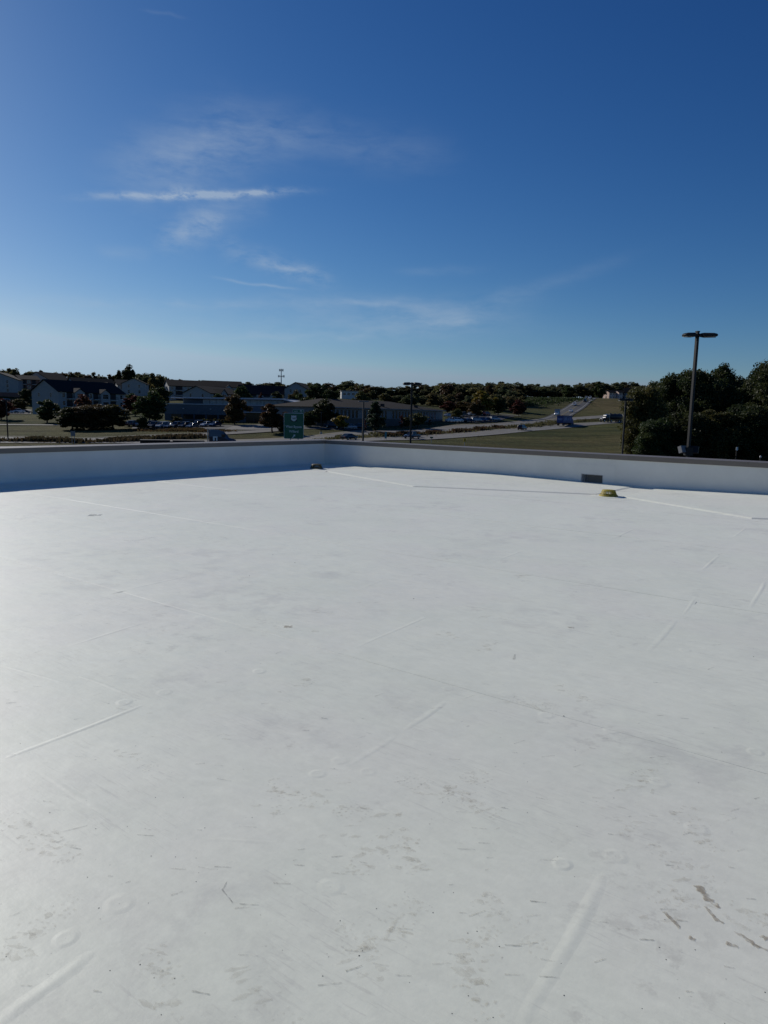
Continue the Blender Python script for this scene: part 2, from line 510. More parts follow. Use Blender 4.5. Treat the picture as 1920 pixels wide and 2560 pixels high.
# scupper: flange patch and metal sleeve on the right-hand wall
mb = MB()
fx0, fx1, fz = hx0 - .23, hx1 + .30, .48
for (x0, x1, z0, z1) in ((fx0, hx0, .02, fz), (hx1, fx1, .02, fz), (hx0, hx1, .24, fz)):
    mb.box(x0, x1, -.006, .001, z0, z1)
mb.build('scupper_patch', M_WALLMEM, pr)
M_SLEEVE = mat('white scupper sleeve', (.5, .51, .52), .45, var=.1)
mb = MB()
mb.box(hx0 + .001, hx0 + .012, -.012, PT + .12, .0135, .234); mb.box(hx1 - .012, hx1 - .001, -.012, PT + .12, .0135, .234)
mb.box(hx0 + .012, hx1 - .012, -.012, PT + .12, .225, .234)
mb.build('scupper_sleeve', M_SLEEVE, pr)
M_DARKMET = mat('dark bronze metal', (.035, .032, .03), .45, .4, .1)
mb = MB()
for i in range(6):
    z = .018 + i * .036
    mb.box(hx0 + .012, hx1 - .012, PT - .05, PT - .036, z, z + .031)
mb.build('scupper_grille', mat('grey louvre metal', (.20, .20, .21), .6, 0), pr)


def roof_drain(a, b, label, mname='yellow cast strainer', col=(.36, .28, .02)):
    t = thing('roof_drain', label, 'roof drain', rp(a, b, .006))
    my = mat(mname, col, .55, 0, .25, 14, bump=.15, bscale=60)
    MB().lathe([(.36, -.003), (.30, .004), (.235, .006), (.20, .002), (.13, .0)], 36).build('drain_flange', M_ROOF, t, True)
    MB().lathe([(.185, .002), (.19, .018), (.180, .03), (.165, .03), (.16, .01)], 32).build('clamp_ring', my, t, True)
    n = 30
    for i in range(n):
        an = 2 * math.pi * i / n
        c_, s_ = math.cos(an), math.sin(an)
        mb = MB()
        M_ = Matrix(((c_, -s_, 0, 0), (s_, c_, 0, 0), (0, 0, 1, 0), (0, 0, 0, 1)))
        hw = .0085
        vs = [M_ @ Vector(p) for p in ((.158, -hw, .025), (.172, -hw, .025), (.172, hw, .025), (.158, hw, .025), (.122, -hw, .112), (.134, -hw, .112), (.134, hw, .112), (.122, hw, .112))]
        mb.add(vs, [(0, 3, 2, 1), (4, 5, 6, 7), (0, 1, 5, 4), (1, 2, 6, 5), (2, 3, 7, 6), (3, 0, 4, 7)])
        mb.build('strainer_bar', my, t)
    MB().lathe([(.122, .106), (.138, .106), (.140, .119), (.128, .129), (.08, .134), (.0, .136)], 32).build('strainer_cap', my, t, True)
    MB().lathe([(.10, .004), (.10, .02), (.0, .02)], 24).build('drain_bowl', mat('drain shadow iron', (.03, .03, .03), .8), t)
    return t


roof_drain(d1[0], d1[1], 'shade-darkened dome roof drain in the shaded inner corner of the parapets', 'shade-darkened cast strainer', (.11, .09, .03))  # same yellow strainer, its colour darkened to paint in the corner shade
roof_drain(d2[0], d2[1], 'sunlit yellow dome roof drain in front of the scupper opening')  # strainer colour brightened to paint in the sunlight

# ------------------------------------------------------------------ marks on the roof: boot prints, mud smears, scuffs
def stain_material(name, col, op):
    mt = bpy.data.materials.new(name); mt.use_nodes = True
    n = N(mt.node_tree)
    pos = n.new('ShaderNodeNewGeometry').outputs['Position']
    f = n.math('MULTIPLY', n.ramp(n.noise(pos, 38.0, 5.0, .7), .30, .66), op)
    d = n.new('ShaderNodeBsdfDiffuse', {'Color': (*col, 1)})
    tr = n.new('ShaderNodeBsdfTransparent')
    ms = n.new('ShaderNodeMixShader', {0: f, 1: tr.outputs[0], 2: d.outputs[0]})
    n.new('ShaderNodeOutputMaterial', {0: ms.outputs[0]})
    return mt


M_PRINT = stain_material('dusty print', (.41, .355, .27), .145)
M_RUB = stain_material('faint rub', (.36, .34, .30), .34)
M_PRINT2 = stain_material('faint dusty print', (.44, .40, .33), .13)
M_MUD = stain_material('dried mud', (.38, .325, .25), .62)
M_SCUFF = stain_material('rubber scuff', (.22, .22, .21), .45)


def blob(mb, c, rx, ry, ang, z, r2, n=9, jag=.3):
    vs = []
    for i in range(n):
        t = 2 * math.pi * i / n
        k = 1 + r2.uniform(-jag, jag)
        x, y = rx * k * math.cos(t), ry * k * math.sin(t)
        vs.append((c[0] + x * math.cos(ang) - y * math.sin(ang), c[1] + x * math.sin(ang) + y * math.cos(ang), z))
    mb.add(vs, [tuple(range(n))])


def boot_print(u, v, ang, seed, m_=None, keep=.75, half=None):
    """tread lugs of one sole, pressed onto the membrane"""
    r2 = random.Random(seed)
    p = on_z(u, v, ROOF); a, b = ab(p); zz = sheet_z(b) + .0012
    mb = MB(); ca, sa_ = math.cos(ang), math.sin(ang)
    for i in range(15):
        y = -.145 + i * .0205
        heel = y < -.06
        wmax = .036 if heel else .048 * math.cos(max(0, y - .07) * 11) + .004
        if -.065 < y < -.035:
            continue
        if half == 'toe' and y < 0 or half == 'heel' and y > -.02:
            continue
        nx = 5
        for j in range(nx):
            x = (j - (nx - 1) / 2) / ((nx - 1) / 2) * wmax + r2.uniform(-.002, .002)
            if r2.random() > keep * (.35 + .9 * abs(math.sin(seed + 31 * x + 23 * y))):
                continue
            xx, yy = x * ca - y * sa_, x * sa_ + y * ca
            q = Vector((p.x + xx, p.y + yy, 0))
            blob(mb, (q.x + r2.gauss(0, .003), q.y + r2.gauss(0, .003)), r2.uniform(.004, .0095), r2.uniform(.003, .0065), ang + r2.uniform(-.8, .8), ROOF + zz + r2.uniform(0, .0002), r2, 6, .4)
    for _ in range(7):
        y, x = r2.uniform(-.14, .14), r2.gauss(0, .03)
        blob(mb, (p.x + x * ca - y * sa_, p.y + x * sa_ + y * ca), r2.uniform(.012, .035), r2.uniform(.006, .014), r2.uniform(-.6, .6), ROOF + zz - .0004 + r2.uniform(0, .0002), r2, 11, .45)
    if mb.f:
        mb.build('boot_print', m_ or M_PRINT, roof, False, False)


K = 1.1573
prints = [(600, 1720, .3), (745, 1775, -.4), (690, 1735, 1.1), (870, 1790, .2), (860, 1840, .5), (1000, 1690, -1.0), (1030, 1735, .7), (1330, 1760, .2), (1500, 1790, .1),
          (1425, 1965, -.9), (1100, 1995, .6), (1015, 2110, .2), (1040, 2080, -.3), (60, 1785, 1.2), (110, 1830, 1.0), (790, 1835, -.2), (1150, 1520, 1.1), (975, 1375, .6),
          (1055, 1395, -.5), (1075, 1335, 1.3), (690, 1320, .8), (640, 1480, -.7), (610, 1355, .4), (290, 1640, .9), (850, 2000, -.6), (780, 2060, .3), (1240, 1500, .5), (1560, 1960, 1.0),
          (920, 1700, .9), (1130, 1250, .2), (80, 2000, -.4), (560, 2160, .8), (350, 2120, .4), (1380, 1690, -.8), (1480, 1870, .5)]
for i, (u, v, an) in enumerate(prints):
    boot_print(u * K, v * K, an, 100 + i, M_PRINT if i % 3 != 1 else M_PRINT2, .72 if i % 2 else .55, (None, 'toe', None, 'heel')[i % 4])


def smear(pts, wds, m_, seed, name='mud_smear'):
    """a dragged streak through the given photo pixels"""
    r2 = random.Random(seed)
    P_ = [on_z(u, v, ROOF) for u, v in pts]
    mb = MB(); n = 7
    L_, R_ = [], []
    for i in range(len(P_) - 1):
        for k in range(n):
            t = k / n
            p = P_[i].lerp(P_[i + 1], t); wd = wds[i] * (1 - t) + wds[i + 1] * t
            d = (P_[i + 1] - P_[i]).normalized(); nn = Vector((-d.y, d.x, 0))
            L_.append(p + nn * wd * r2.uniform(.5, 1.6)); R_.append(p - nn * wd * r2.uniform(.5, 1.6))
    for i in range(len(L_) - 1):
        z = ROOF + max(sheet_z(ab(q)[1]) for q in (L_[i], R_[i])) + .0015
        mb.add([(L_[i].x, L_[i].y, z), (L_[i + 1].x, L_[i + 1].y, z), (R_[i + 1].x, R_[i + 1].y, z), (R_[i].x, R_[i].y, z)], [(0, 1, 2, 3)])
    mb.build(name, m_, roof, False, False)


smear([(1745, 2215), (1765, 2245), (1805, 2275)], (.014, .012, .006), M_MUD, 1)
smear([(1762, 2266), (1790, 2300), (1812, 2310)], (.004, .007, .003), M_MUD, 2)
smear([(1808, 2285), (1840, 2310), (1880, 2330)], (.006, .010, .006), M_PRINT, 3)
smear([(1835, 2330), (1870, 2350), (1900, 2375)], (.004, .008, .004), M_MUD, 4)
smear([(1815, 2358), (1850, 2372)], (.006, .005), M_MUD, 5)
smear([(1660, 2280), (1690, 2310), (1700, 2325)], (.006, .006, .003), M_MUD, 6)
smear([(1722, 2345), (1740, 2352)], (.010, .008), M_MUD, 7)
smear([(1905, 2340), (1920, 2352)], (.009, .009), M_MUD, 8)
smear([(1880, 2360), (1925, 2380)], (.004, .004), M_MUD, 18)
smear([(960, 2350), (985, 2310), (1015, 2280)], (.006, .008, .004), M_PRINT, 9)
smear([(1620, 1925), (1650, 1927)], (.010, .008), M_PRINT, 10)
smear([(1630, 1985), (1632, 1970)], (.006, .006), M_PRINT, 11)
smear([(555, 2228), (570, 2200)], (.003, .001), M_SCUFF, 12, 'scuff_mark')
smear([(556, 2226), (586, 2264)], (.0018, .0026), M_SCUFF, 13, 'scuff_mark')
smear([(308, 1351), (336, 1353), (404, 1340)], (.004, .004, .003), M_SCUFF, 14, 'scuff_mark')
smear([(135, 2086), (232, 2062)], (.0012, .0012), M_SCUFF, 15, 'scuff_mark')
smear([(222, 1288), (258, 1288)], (.10, .08), stain_material('damp patch', (.36, .39, .40), .6), 16, 'damp_patch')
smear([(710, 1568), (734, 1568)], (.02, .03), M_MUD, 17)
smear([(780, 1578), (800, 1580)], (.02, .02), M_PRINT, 19)
smear([(1420, 1569), (1438, 1570)], (.012, .016), M_MUD, 20)
smear([(1284, 1650), (1288, 1635)], (.008, .006), M_SCUFF, 21, 'scuff_mark')
smear([(1360, 1780), (1330, 1765), (1310, 1760)], (.010, .012, .006), M_PRINT, 22)
smear([(1290, 1440), (1340, 1437)], (.03, .02), M_PRINT2, 23)
r2 = random.Random(5)
for i in range(300):   # small random rubs
    u, v = r2.uniform(-50, 1950), 1260 + 1250 * r2.random() ** 1.3
    L = r2.uniform(8, 46) * (v - 1040) / 900; an = r2.choice((.12, -.2, .35, -.6, .2, .1))
    smear([(u, v), (u + L * math.cos(an), v + L * math.sin(an) * .5)], (r2.uniform(.0008, .003), r2.uniform(.0006, .002)), r2.choice((M_SCUFF, M_RUB, M_RUB)), 300 + i, 'scuff_mark')
# loose grit and crumbs, too small and many to count
mb = MB()
spots = [(1409, 1791), (1884, 1642), (1034, 1497), (795, 1384), (737, 1407), (624, 1440), (520, 1310), (682, 1387), (1840, 1250), (1708, 1252), (1410, 2490), (1698, 2496), (385, 2446), (130, 2447), (490, 2146), (443, 2236), (350, 2413)]
for i in range(150):
    spots.append((r2.uniform(0, 1920), 1230 + 1330 * r2.random() ** 1.2))
for i, (u, v) in enumerate(spots):
    p = on_z(u, v, ROOF); s_ = (r2.uniform(.004, .007) if i < 10 else r2.uniform(.0010, .0026))
    z = ROOF + sheet_z(ab(p)[1])
    k = [Vector((p.x + s_ * r2.uniform(.5, 1.3) * math.cos(t), p.y + s_ * r2.uniform(.5, 1.3) * math.sin(t), z + .0005)) for t in (0, 1.3, 2.6, 3.9, 5.1)]
    mb.add(k + [Vector((p.x, p.y, z + s_ * .6))], [(j, (j + 1) % 5, 5) for j in range(5)])
mb.build('roof_grit', mat('dark grit', (.06, .055, .05), .9), roof, False, True)['kind'] = 'stuff'

# ------------------------------------------------------------------ terrain
def yh(u):
    return YH + math.tan(ROLL) * (u - 960.0)


CTRL = [  # photo column, photo row of the ground, distance ahead
    (0, 1112, 150), (0, 1095, 166), (0, 1062, 215), (60, 1040, 255), (0, 1027, 292), (0, 1012, 320), (0, 984, 352), (-300, 1108, 150), (-300, 1020, 300), (-300, 980, 380),
    (120, 1036, 268), (200, 1093, 170), (300, 1050, 240), (300, 1030, 320), (400, 1086, 182), (420, 1069, 208), (600, 1072, 200), (412, 1048, 240), (560, 1052, 236),
    (330, 995, 385), (500, 1000, 350), (650, 1004, 335), (550, 1104, 166), (700, 1101, 170), (780, 1060, 222), (640, 1088, 184),
    (814, 1096, 178), (885, 1101, 164), (860, 1084, 190), (815, 1068, 206), (1018, 1098, 186), (1036, 1081, 217), (1103, 1053, 268), (1000, 1066, 240),
    (1150, 1088, 208), (1213, 1066, 258), (1290, 1076, 240), (1402, 1067, 285), (1480, 1060, 299), (1560, 1056, 306), (1700, 1054, 312), (1900, 1050, 330),
    (1380, 1051, 325), (1430, 1048, 338), (1511, 1042, 350), (1600, 1037, 358), (1130, 1057, 258), (1230, 1045, 300), (1285, 1041, 325), (1160, 1040, 300),
    (1400, 1036, 362), (1432, 1020, 410), (1450, 1004, 452), (1468, 995, 500), (1300, 1020, 400), (1300, 996, 500), (1400, 997, 500), (1580, 1020, 430), (1580, 999, 560), (1700, 1000, 560),
    (1520, 997, 620), (1213, 1112, 160), (1350, 1120, 160), (1500, 1128, 150), (1500, 1100, 195), (1500, 1078, 240), (1700, 1136, 122), (1900, 1140, 118), (1700, 1085, 200),
    (750, 1002, 350), (880, 1003, 365), (1000, 1008, 380), (1100, 1010, 400), (1200, 1003, 430), (1250, 1004, 440), (1100, 990, 620), (800, 985, 620), (500, 972, 560), (200, 965, 520), (0, 960, 500), (-300, 960, 520),
]
PTS = [(lambda p: (p.x, p.y, p.z))(at(u, v, d)) for (u, v, d) in CTRL]
for (x, y, z) in [(0, 0, 0), (40, 40, 0), (-40, 40, 0), (0, 70, 0), (60, 80, .4), (-60, 90, 0), (-120, 60, 0), (120, 40, .5), (0, -200, 0), (-300, -100, 0), (300, -100, 2), (0, 105, 0), (-40, 125, -.2), (30, 120, .2),
                  (-350, 150, 2), (350, 200, 10), (-600, 500, 26), (600, 500, 22), (0, 900, 34), (-600, 1000, 36), (600, 1000, 32), (0, 1800, 40), (-1500, 1500, 42), (1500, 1500, 42), (1500, 0, 15), (-1500, 0, 15), (0, -1500, 5)]:
    PTS.append((x, y, z))
PTS = np.array(PTS, float)
SC_ = 100.0


def _tps(r2):
    return 0.5 * r2 * np.log(r2 + 1e-9)


_X = PTS[:, :2] / SC_
_r2 = ((_X[:, None, :] - _X[None, :, :]) ** 2).sum(-1)
_n = len(_X)
_A = np.zeros((_n + 3, _n + 3))
_A[:_n, :_n] = _tps(_r2) + np.eye(_n) * .004
_A[:_n, _n] = 1; _A[:_n, _n + 1:] = _X; _A[_n, :_n] = 1; _A[_n + 1:, :_n] = _X.T
_W = np.linalg.solve(_A, np.concatenate([PTS[:, 2], [0, 0, 0]]))


def tzs(x, y):
    q = np.stack([np.asarray(x, float), np.asarray(y, float)], -1) / SC_
    out = np.empty(len(q))
    for i in range(0, len(q), 4000):
        c_ = q[i:i + 4000]
        r2 = ((c_[:, None, :] - _X[None]) ** 2).sum(-1)
        out[i:i + 4000] = _tps(r2) @ _W[:_n] + _W[_n] + c_ @ _W[_n + 1:]
    flat = np.exp(-np.maximum(0, np.hypot(np.asarray(x), np.asarray(y)) - 60) / 18.0)
    return out * (1 - flat)


def tz(x, y):
    return float(tzs([x], [y])[0])


def gx(u, d):
    r = ray(u, yh(u) + 20); return r.x / r.y * d


def gp(u, d, dz=0.0):
    x = gx(u, d); return Vector((x, d, tz(x, d) + dz))


def grid_axis(lo, hi, dense_lo, dense_hi, fine, grow=1.18):
    xs = list(np.arange(dense_lo, dense_hi + fine * .5, fine))
    s = fine; p = dense_hi
    while p < hi:
        s *= grow; p += s; xs.append(p)
    s = fine; p = dense_lo
    while p > lo:
        s *= grow; p -= s; xs.insert(0, p)
    return np.array(xs)


gxs = grid_axis(-4000, 4000, -190, 200, 3.2)
gys = grid_axis(-3000, 6000, 90, 520, 3.2)
GX, GY = np.meshgrid(gxs, gys)
GZ = tzs(GX.ravel(), GY.ravel())
far = np.clip((np.hypot(GX, GY).ravel() - 900) / 900, 0, 1)
GZ = GZ * (1 - far) + 36 * far
r_ = np.random.default_rng(3)
GZ2 = GZ + (np.hypot(GX, GY).ravel() > 100) * (np.sin(GX.ravel() * .13 + GY.ravel() * .05) * np.sin(GY.ravel() * .11) * .06)
me = bpy.data.meshes.new('ground')
nx, ny = len(gxs), len(gys)
idx = np.arange(nx * ny).reshape(ny, nx)
quads = np.stack([idx[:-1, :-1], idx[:-1, 1:], idx[1:, 1:], idx[1:, :-1]], -1).reshape(-1, 4)
me.from_pydata(np.stack([GX.ravel(), GY.ravel(), GZ2], -1).tolist(), [], quads.tolist())
me.polygons.foreach_set('use_smooth', [True] * len(me.polygons))
# what grows where: r = dry straw-coloured grass, g = rough dark weeds
dry = np.zeros(nx * ny); rough_ = np.zeros(nx * ny)
X_, Y_ = GX.ravel(), GY.ravel()
def lobe(u, d, ru, rd):
    return np.exp(-(((X_ - gx(u, d)) / ru) ** 2 + ((Y_ - d) / rd) ** 2))
dry += 1.0 * lobe(1530, 430, 34, 75) + .9 * lobe(1560, 560, 50, 70) + .8 * lobe(1040, 245, 18, 20) + .6 * lobe(1180, 262, 18, 16) + .55 * lobe(1450, 190, 30, 25) + .6 * lobe(60, 158, 30, 9) + .4 * lobe(200, 200, 40, 22) + .5 * lobe(680, 178, 22, 7) + .5 * lobe(1480, 150, 40, 20)
rough_ += 1.0 * lobe(1330, 460, 26, 28) + .9 * lobe(1270, 455, 22, 22) + .7 * lobe(430, 198, 14, 6) + .45 * lobe(1250, 175, 50, 14)
ca_ = me.color_attributes.new('cover', 'FLOAT_COLOR', 'POINT')
cols = np.ones((nx * ny, 4)); cols[:, 0] = np.clip(dry, 0, 1); cols[:, 1] = np.clip(rough_, 0, 1); cols[:, 2] = 0
ca_.data.foreach_set('color', cols.ravel())


def ground_material():
    mt = bpy.data.materials.new('autumn grass'); mt.use_nodes = True
    n = N(mt.node_tree)
    pos = n.new('ShaderNodeNewGeometry').outputs['Position']
    at_ = n.new('ShaderNodeAttribute', attribute_name='cover')
    sp = n.new('ShaderNodeSeparateColor', {0: at_.outputs[0]})
    big = n.noise(pos, .035, 5.0, .6)
    mow = n.noise(n.mapping(pos, rot=(0, 0, .6), scale=(.09, .6, .3)), 1.0, 4.0, .65)
    fine = n.noise(pos, .8, 6.0, .7)
    c = n.mix(n.ramp(big, .36, .64), (.040, .054, .018, 1), (.080, .080, .030, 1))
    c = n.mix(n.ramp(mow, .38, .66, 0, .55), c, (.060, .055, .026, 1))
    c = n.mix(n.math('MULTIPLY', sp.outputs[0], n.ramp(n.noise(n.mapping(pos, rot=(0, 0, -.5), scale=(.3, .05, .1)), 1.0, 4.0), .3, .7, .45, 1.0)), c, (.135, .103, .050, 1))
    c = n.mix(sp.outputs[1], c, n.mix(n.ramp(fine, .4, .6), (.028, .036, .016, 1), (.075, .080, .034, 1)))
    f = n.math('MULTIPLY', n.ramp(fine, .25, .75, .55, 1.45, False), n.ramp(n.noise(n.mapping(pos, rot=(0, 0, .55), scale=(.03, .22, .1)), 1.0, 4.0, .6), .35, .65, .62, 1.25, False))
    c = n.new('ShaderNodeVectorMath', {0: c, 'Scale': f}, operation='SCALE').outputs[0]
    b = n.new('ShaderNodeBsdfPrincipled', {'Base Color': c, 'Roughness': 1.0, 'Specular IOR Level': .05})
    n.set(b.inputs['Normal'], n.new('ShaderNodeBump', {'Strength': .9, 'Distance': .35, 'Height': n.noise(pos, 1.4, 6.0, .75)}).outputs[0])
    n.new('ShaderNodeOutputMaterial', {0: b.outputs[0]})
    return mt


me.materials.append(ground_material())
tag(link('ground', me), 'rolling autumn grassland around the highway', None, None, 'structure')

# ------------------------------------------------------------------ roads and lots
M_CONC = mat('pale road concrete', (.175, .167, .152), .9, var=.16, scale=.25, spec=.2)
M_ASPH = mat('dark asphalt', (.050, .050, .054), .85, var=.2, scale=.4, spec=.25)
M_ASPH2 = mat('weathered asphalt', (.09, .089, .086), .9, var=.18, scale=.3, spec=.2)
M_WHITE = mat('white road paint', (.40, .395, .37), .8, var=.1)
M_YELP = mat('yellow road paint', (.33, .24, .05), .8, var=.1)
M_KERB = mat('concrete kerb', (.40, .38, .34), .9, var=.1)


def catmull(P_, step=3.0):
    P_ = [Vector(p) for p in P_]; out = []
    for i in range(len(P_) - 1):
        p0, p1, p2, p3 = P_[max(i - 1, 0)], P_[i], P_[i + 1], P_[min(i + 2, len(P_) - 1)]
        n = max(2, int((p2 - p1).length / step))
        for k in range(n):
            t = k / n
            out.append(.5 * ((2 * p1) + (-p0 + p2) * t + (2 * p0 - 5 * p1 + 4 * p2 - p3) * t * t + (-p0 + 3 * p1 - 3 * p2 + p3) * t ** 3))
    out.append(P_[-1]); return out


def offset_line(line, off):
    out = []
    for i, p in enumerate(line):
        d = (line[min(i + 1, len(line) - 1)] - line[max(i - 1, 0)]).normalized()
        out.append(p + Vector((-d.y, d.x)) * off)
    return out


def strip(line, o0, o1, dz, m_, name, parent=None, nw=4, dash=None):
    mb = MB()
    L = [offset_line(line, o0 + (o1 - o0) * j / nw) for j in range(nw + 1)]
    flat_ = [(p.x, p.y) for row in zip(*L) for p in row]
    zz = tzs([p[0] for p in flat_], [p[1] for p in flat_])
    mb.v = [(p[0], p[1], z + dz) for p, z in zip(flat_, zz)]
    acc = 0
    for i in range(len(line) - 1):
        acc += (line[i + 1] - line[i]).length
        if dash and (acc % (dash[0] + dash[1])) > dash[0]:
            continue
        for j in range(nw):
            p = i * (nw + 1) + j
            mb.f.append((p, p + 1, p + nw + 2, p + nw + 1))
    return mb.build(name, m_, parent, True, False)


def road(name, pts, width, m_, label, lines=True, two_way=False):
    line = catmull([Vector((gx(u, d), d)) for u, d in pts])
    o = strip(line, -width / 2, width / 2, .13, m_, name, None, 4)
    tag(o, label, None, None, 'structure')
    if lines:
        for s_ in (-1, 1):
            e = s_ * (width / 2 - 1.4)
            strip(line, e - .12, e + .12, .15, M_YELP if (s_ > 0 and not two_way) else M_WHITE, 'edge_line', o, 1)
        strip(line, -.11, .11, .15, M_YELP if two_way else M_WHITE, 'lane_line', o, 1, None if two_way else (3, 9))
    return o, line


near_pts = [(-250, 138), (200, 140), (548, 146), (700, 151), (885, 166), (1018, 187), (1150, 208), (1290, 240), (1402, 285), (1480, 301), (1560, 309), (1700, 314), (1900, 318), (2200, 322)]
far_pts = [(-250, 156), (200, 160), (548, 165), (700, 171), (814, 180), (930, 197), (1036, 218), (1213, 258), (1310, 288), (1380, 322), (1430, 338), (1511, 351), (1600, 358), (1750, 362), (2200, 366)]
road_near, near_line = road('highway_road', near_pts, 11.5, M_CONC, 'near carriageway of the divided highway')
road_far, far_line = road('highway_road', far_pts, 10.5, M_CONC, 'far carriageway of the divided highway')
road_hill, hill_line = road('hill_road', [(1360, 312), (1388, 338), (1406, 362), (1428, 400), (1447, 440), (1462, 480), (1474, 520), (1488, 600)], 10.5, M_ASPH2, 'road climbing the hill beyond the highway', True, True)
road_outer, outer_line = road('frontage_road', [(-250, 168), (60, 165), (190, 163), (300, 169), (420, 178), (550, 186), (640, 192), (700, 196)], 6.0, M_CONC, 'narrow frontage road below the office lots', False)
strip(outer_line, 3.0, 3.35, .26, M_KERB, 'kerb', road_outer, 1)
strip(far_line, -30, -30.01, .1, M_KERB, 'kerb', road_far, 1) if False else None


def lot(name, c00, c10, c11, c01, m_, label, dz=.12, n=16):
    P_ = [Vector((gx(u, d), d)) for u, d in (c00, c10, c11, c01)]
    xs, ys = [], []
    for i in range(n + 1):
        for j in range(n + 1):
            s_, t = i / n, j / n
            p = P_[0] * (1 - s_) * (1 - t) + P_[1] * s_ * (1 - t) + P_[2] * s_ * t + P_[3] * (1 - s_) * t
            xs.append(p.x); ys.append(p.y)
    zz = tzs(xs, ys)
    mb = MB(); mb.v = [(x, y, z + dz) for x, y, z in zip(xs, ys, zz)]
    for i in range(n):
        for j in range(n):
            p = i * (n + 1) + j
            mb.f.append((p, p + n + 1, p + n + 2, p + 1))
    return tag(mb.build(name, m_, None, True, False), label, None, None, 'structure')


lot('parking_lot', (330, 202), (600, 198), (590, 214), (330, 220), M_ASPH, 'car park in front of the blue building')
lot('driveway', (560, 196), (700, 196), (700, 214), (590, 214), M_CONC, 'pale driveway beside the blue building', .15)
lot('parking_lot', (758, 198), (905, 200), (905, 212), (758, 212), M_ASPH2, 'car park at the near end of the long office building')
lot('parking_lot', (1108, 260), (1240, 282), (1290, 330), (1130, 310), M_ASPH, 'car park at the far end of the long office building')
lot('parking_lot', (-60, 268), (78, 268), (78, 300), (-60, 305), M_ASPH, 'car park beside the pale apartments')
lot('road', (-60, 306), (80, 301), (80, 306), (-60, 311), M_CONC, 'pale strip of road behind the apartment car park', .16, 6)
lot('path', (-60, 214), (165, 214), (165, 216), (-60, 216), M_KERB, 'thin concrete path across the lawn', .12, 10)
lot('path', (1235, 336), (1300, 336), (1300, 338.5), (1235, 338.5), M_KERB, 'pale kerb path behind the far car park', .16, 6)
# our own parking lot below the building
mb = MB(); mb.box(-70, 90, -60, 74, -.4, .03); tag(mb.build('parking_lot', M_ASPH), 'asphalt lot around the building underfoot', None, None, 'structure')
BM_ = Matrix(((E1.x, E2.x, 0, 0), (E1.y, E2.y, 0, 0), (0, 0, 1, 0), (0, 0, 0, 1)))
tag(MB().box(A0 - .28, AEND, BBEG, B0 + .28, 0.02, ROOF - .52, BM_).build('building_walls', M_STUCCO), 'tan walls of the building underfoot', None, None, 'structure')

# ------------------------------------------------------------------ trees
def leaf_material(name, cols, trans=.36):
    mt = bpy.data.materials.new(name); mt.use_nodes = True
    n = N(mt.node_tree)
    pos = n.new('ShaderNodeNewGeometry').outputs['Position']
    oi = n.new('ShaderNodeObjectInfo').outputs['Random']
    at_ = n.new('ShaderNodeAttribute', attribute_name='leaf').outputs['Fac']
    c = n.mix(n.ramp(at_, 0, 1, 0, 1, False), (*cols[0], 1), (*cols[1], 1))
    c = n.mix(n.math('MULTIPLY', n.ramp(n.noise(pos, .45, 3.0), .42, .62), .75), c, (*cols[2], 1))
    hs = n.new('ShaderNodeHueSaturation', {'Hue': n.ramp(oi, 0, 1, .475, .52, False), 'Saturation': 1.0, 'Value': n.ramp(oi, 0, 1, .75, 1.25, False), 'Color': c}).outputs[0]
    d = n.new('ShaderNodeBsdfPrincipled', {'Base Color': hs, 'Roughness': .6, 'Specular IOR Level': .25})
    t = n.new('ShaderNodeBsdfTranslucent', {'Color': hs})
    ms = n.new('ShaderNodeMixShader', {0: trans, 1: d.outputs[0], 2: t.outputs[0]})
    n.new('ShaderNodeOutputMaterial', {0: ms.outputs[0]})
    return mt


LEAF = {
    'green': leaf_material('dark green leaves', ((.022, .036, .012), (.046, .062, .020), (.060, .068, .022))),
    'distant': leaf_material('haze-lightened green leaves', ((.048, .060, .032), (.088, .098, .046), (.104, .104, .048)), .5),  # leaf colour lightened to stand in for haze and far light
    'distolive': leaf_material('haze-lightened olive leaves', ((.064, .068, .030), (.124, .116, .048), (.150, .122, .046)), .5),  # lightened the same way, haze put into the colour
    'olive': leaf_material('olive leaves', ((.046, .052, .018), (.092, .088, .028), (.115, .095, .030))),
    'yellow': leaf_material('yellowing leaves', ((.085, .070, .014), (.20, .135, .020), (.15, .085, .018))),
    'red': leaf_material('russet leaves', ((.060, .026, .018), (.130, .040, .026), (.10, .050, .022))),
    'brown': leaf_material('brown green leaves', ((.050, .044, .018), (.095, .072, .028), (.110, .062, .024))),
    'blue': leaf_material('blue green needles', ((.020, .034, .020), (.036, .052, .030), (.030, .045, .022))),
    'weed': leaf_material('dry weeds', ((.070, .060, .028), (.130, .105, .050), (.060, .058, .024))),
}
M_BARK = mat('tree bark', (.060, .048, .038), .95, var=.3, scale=6, bump=.4, bscale=12)


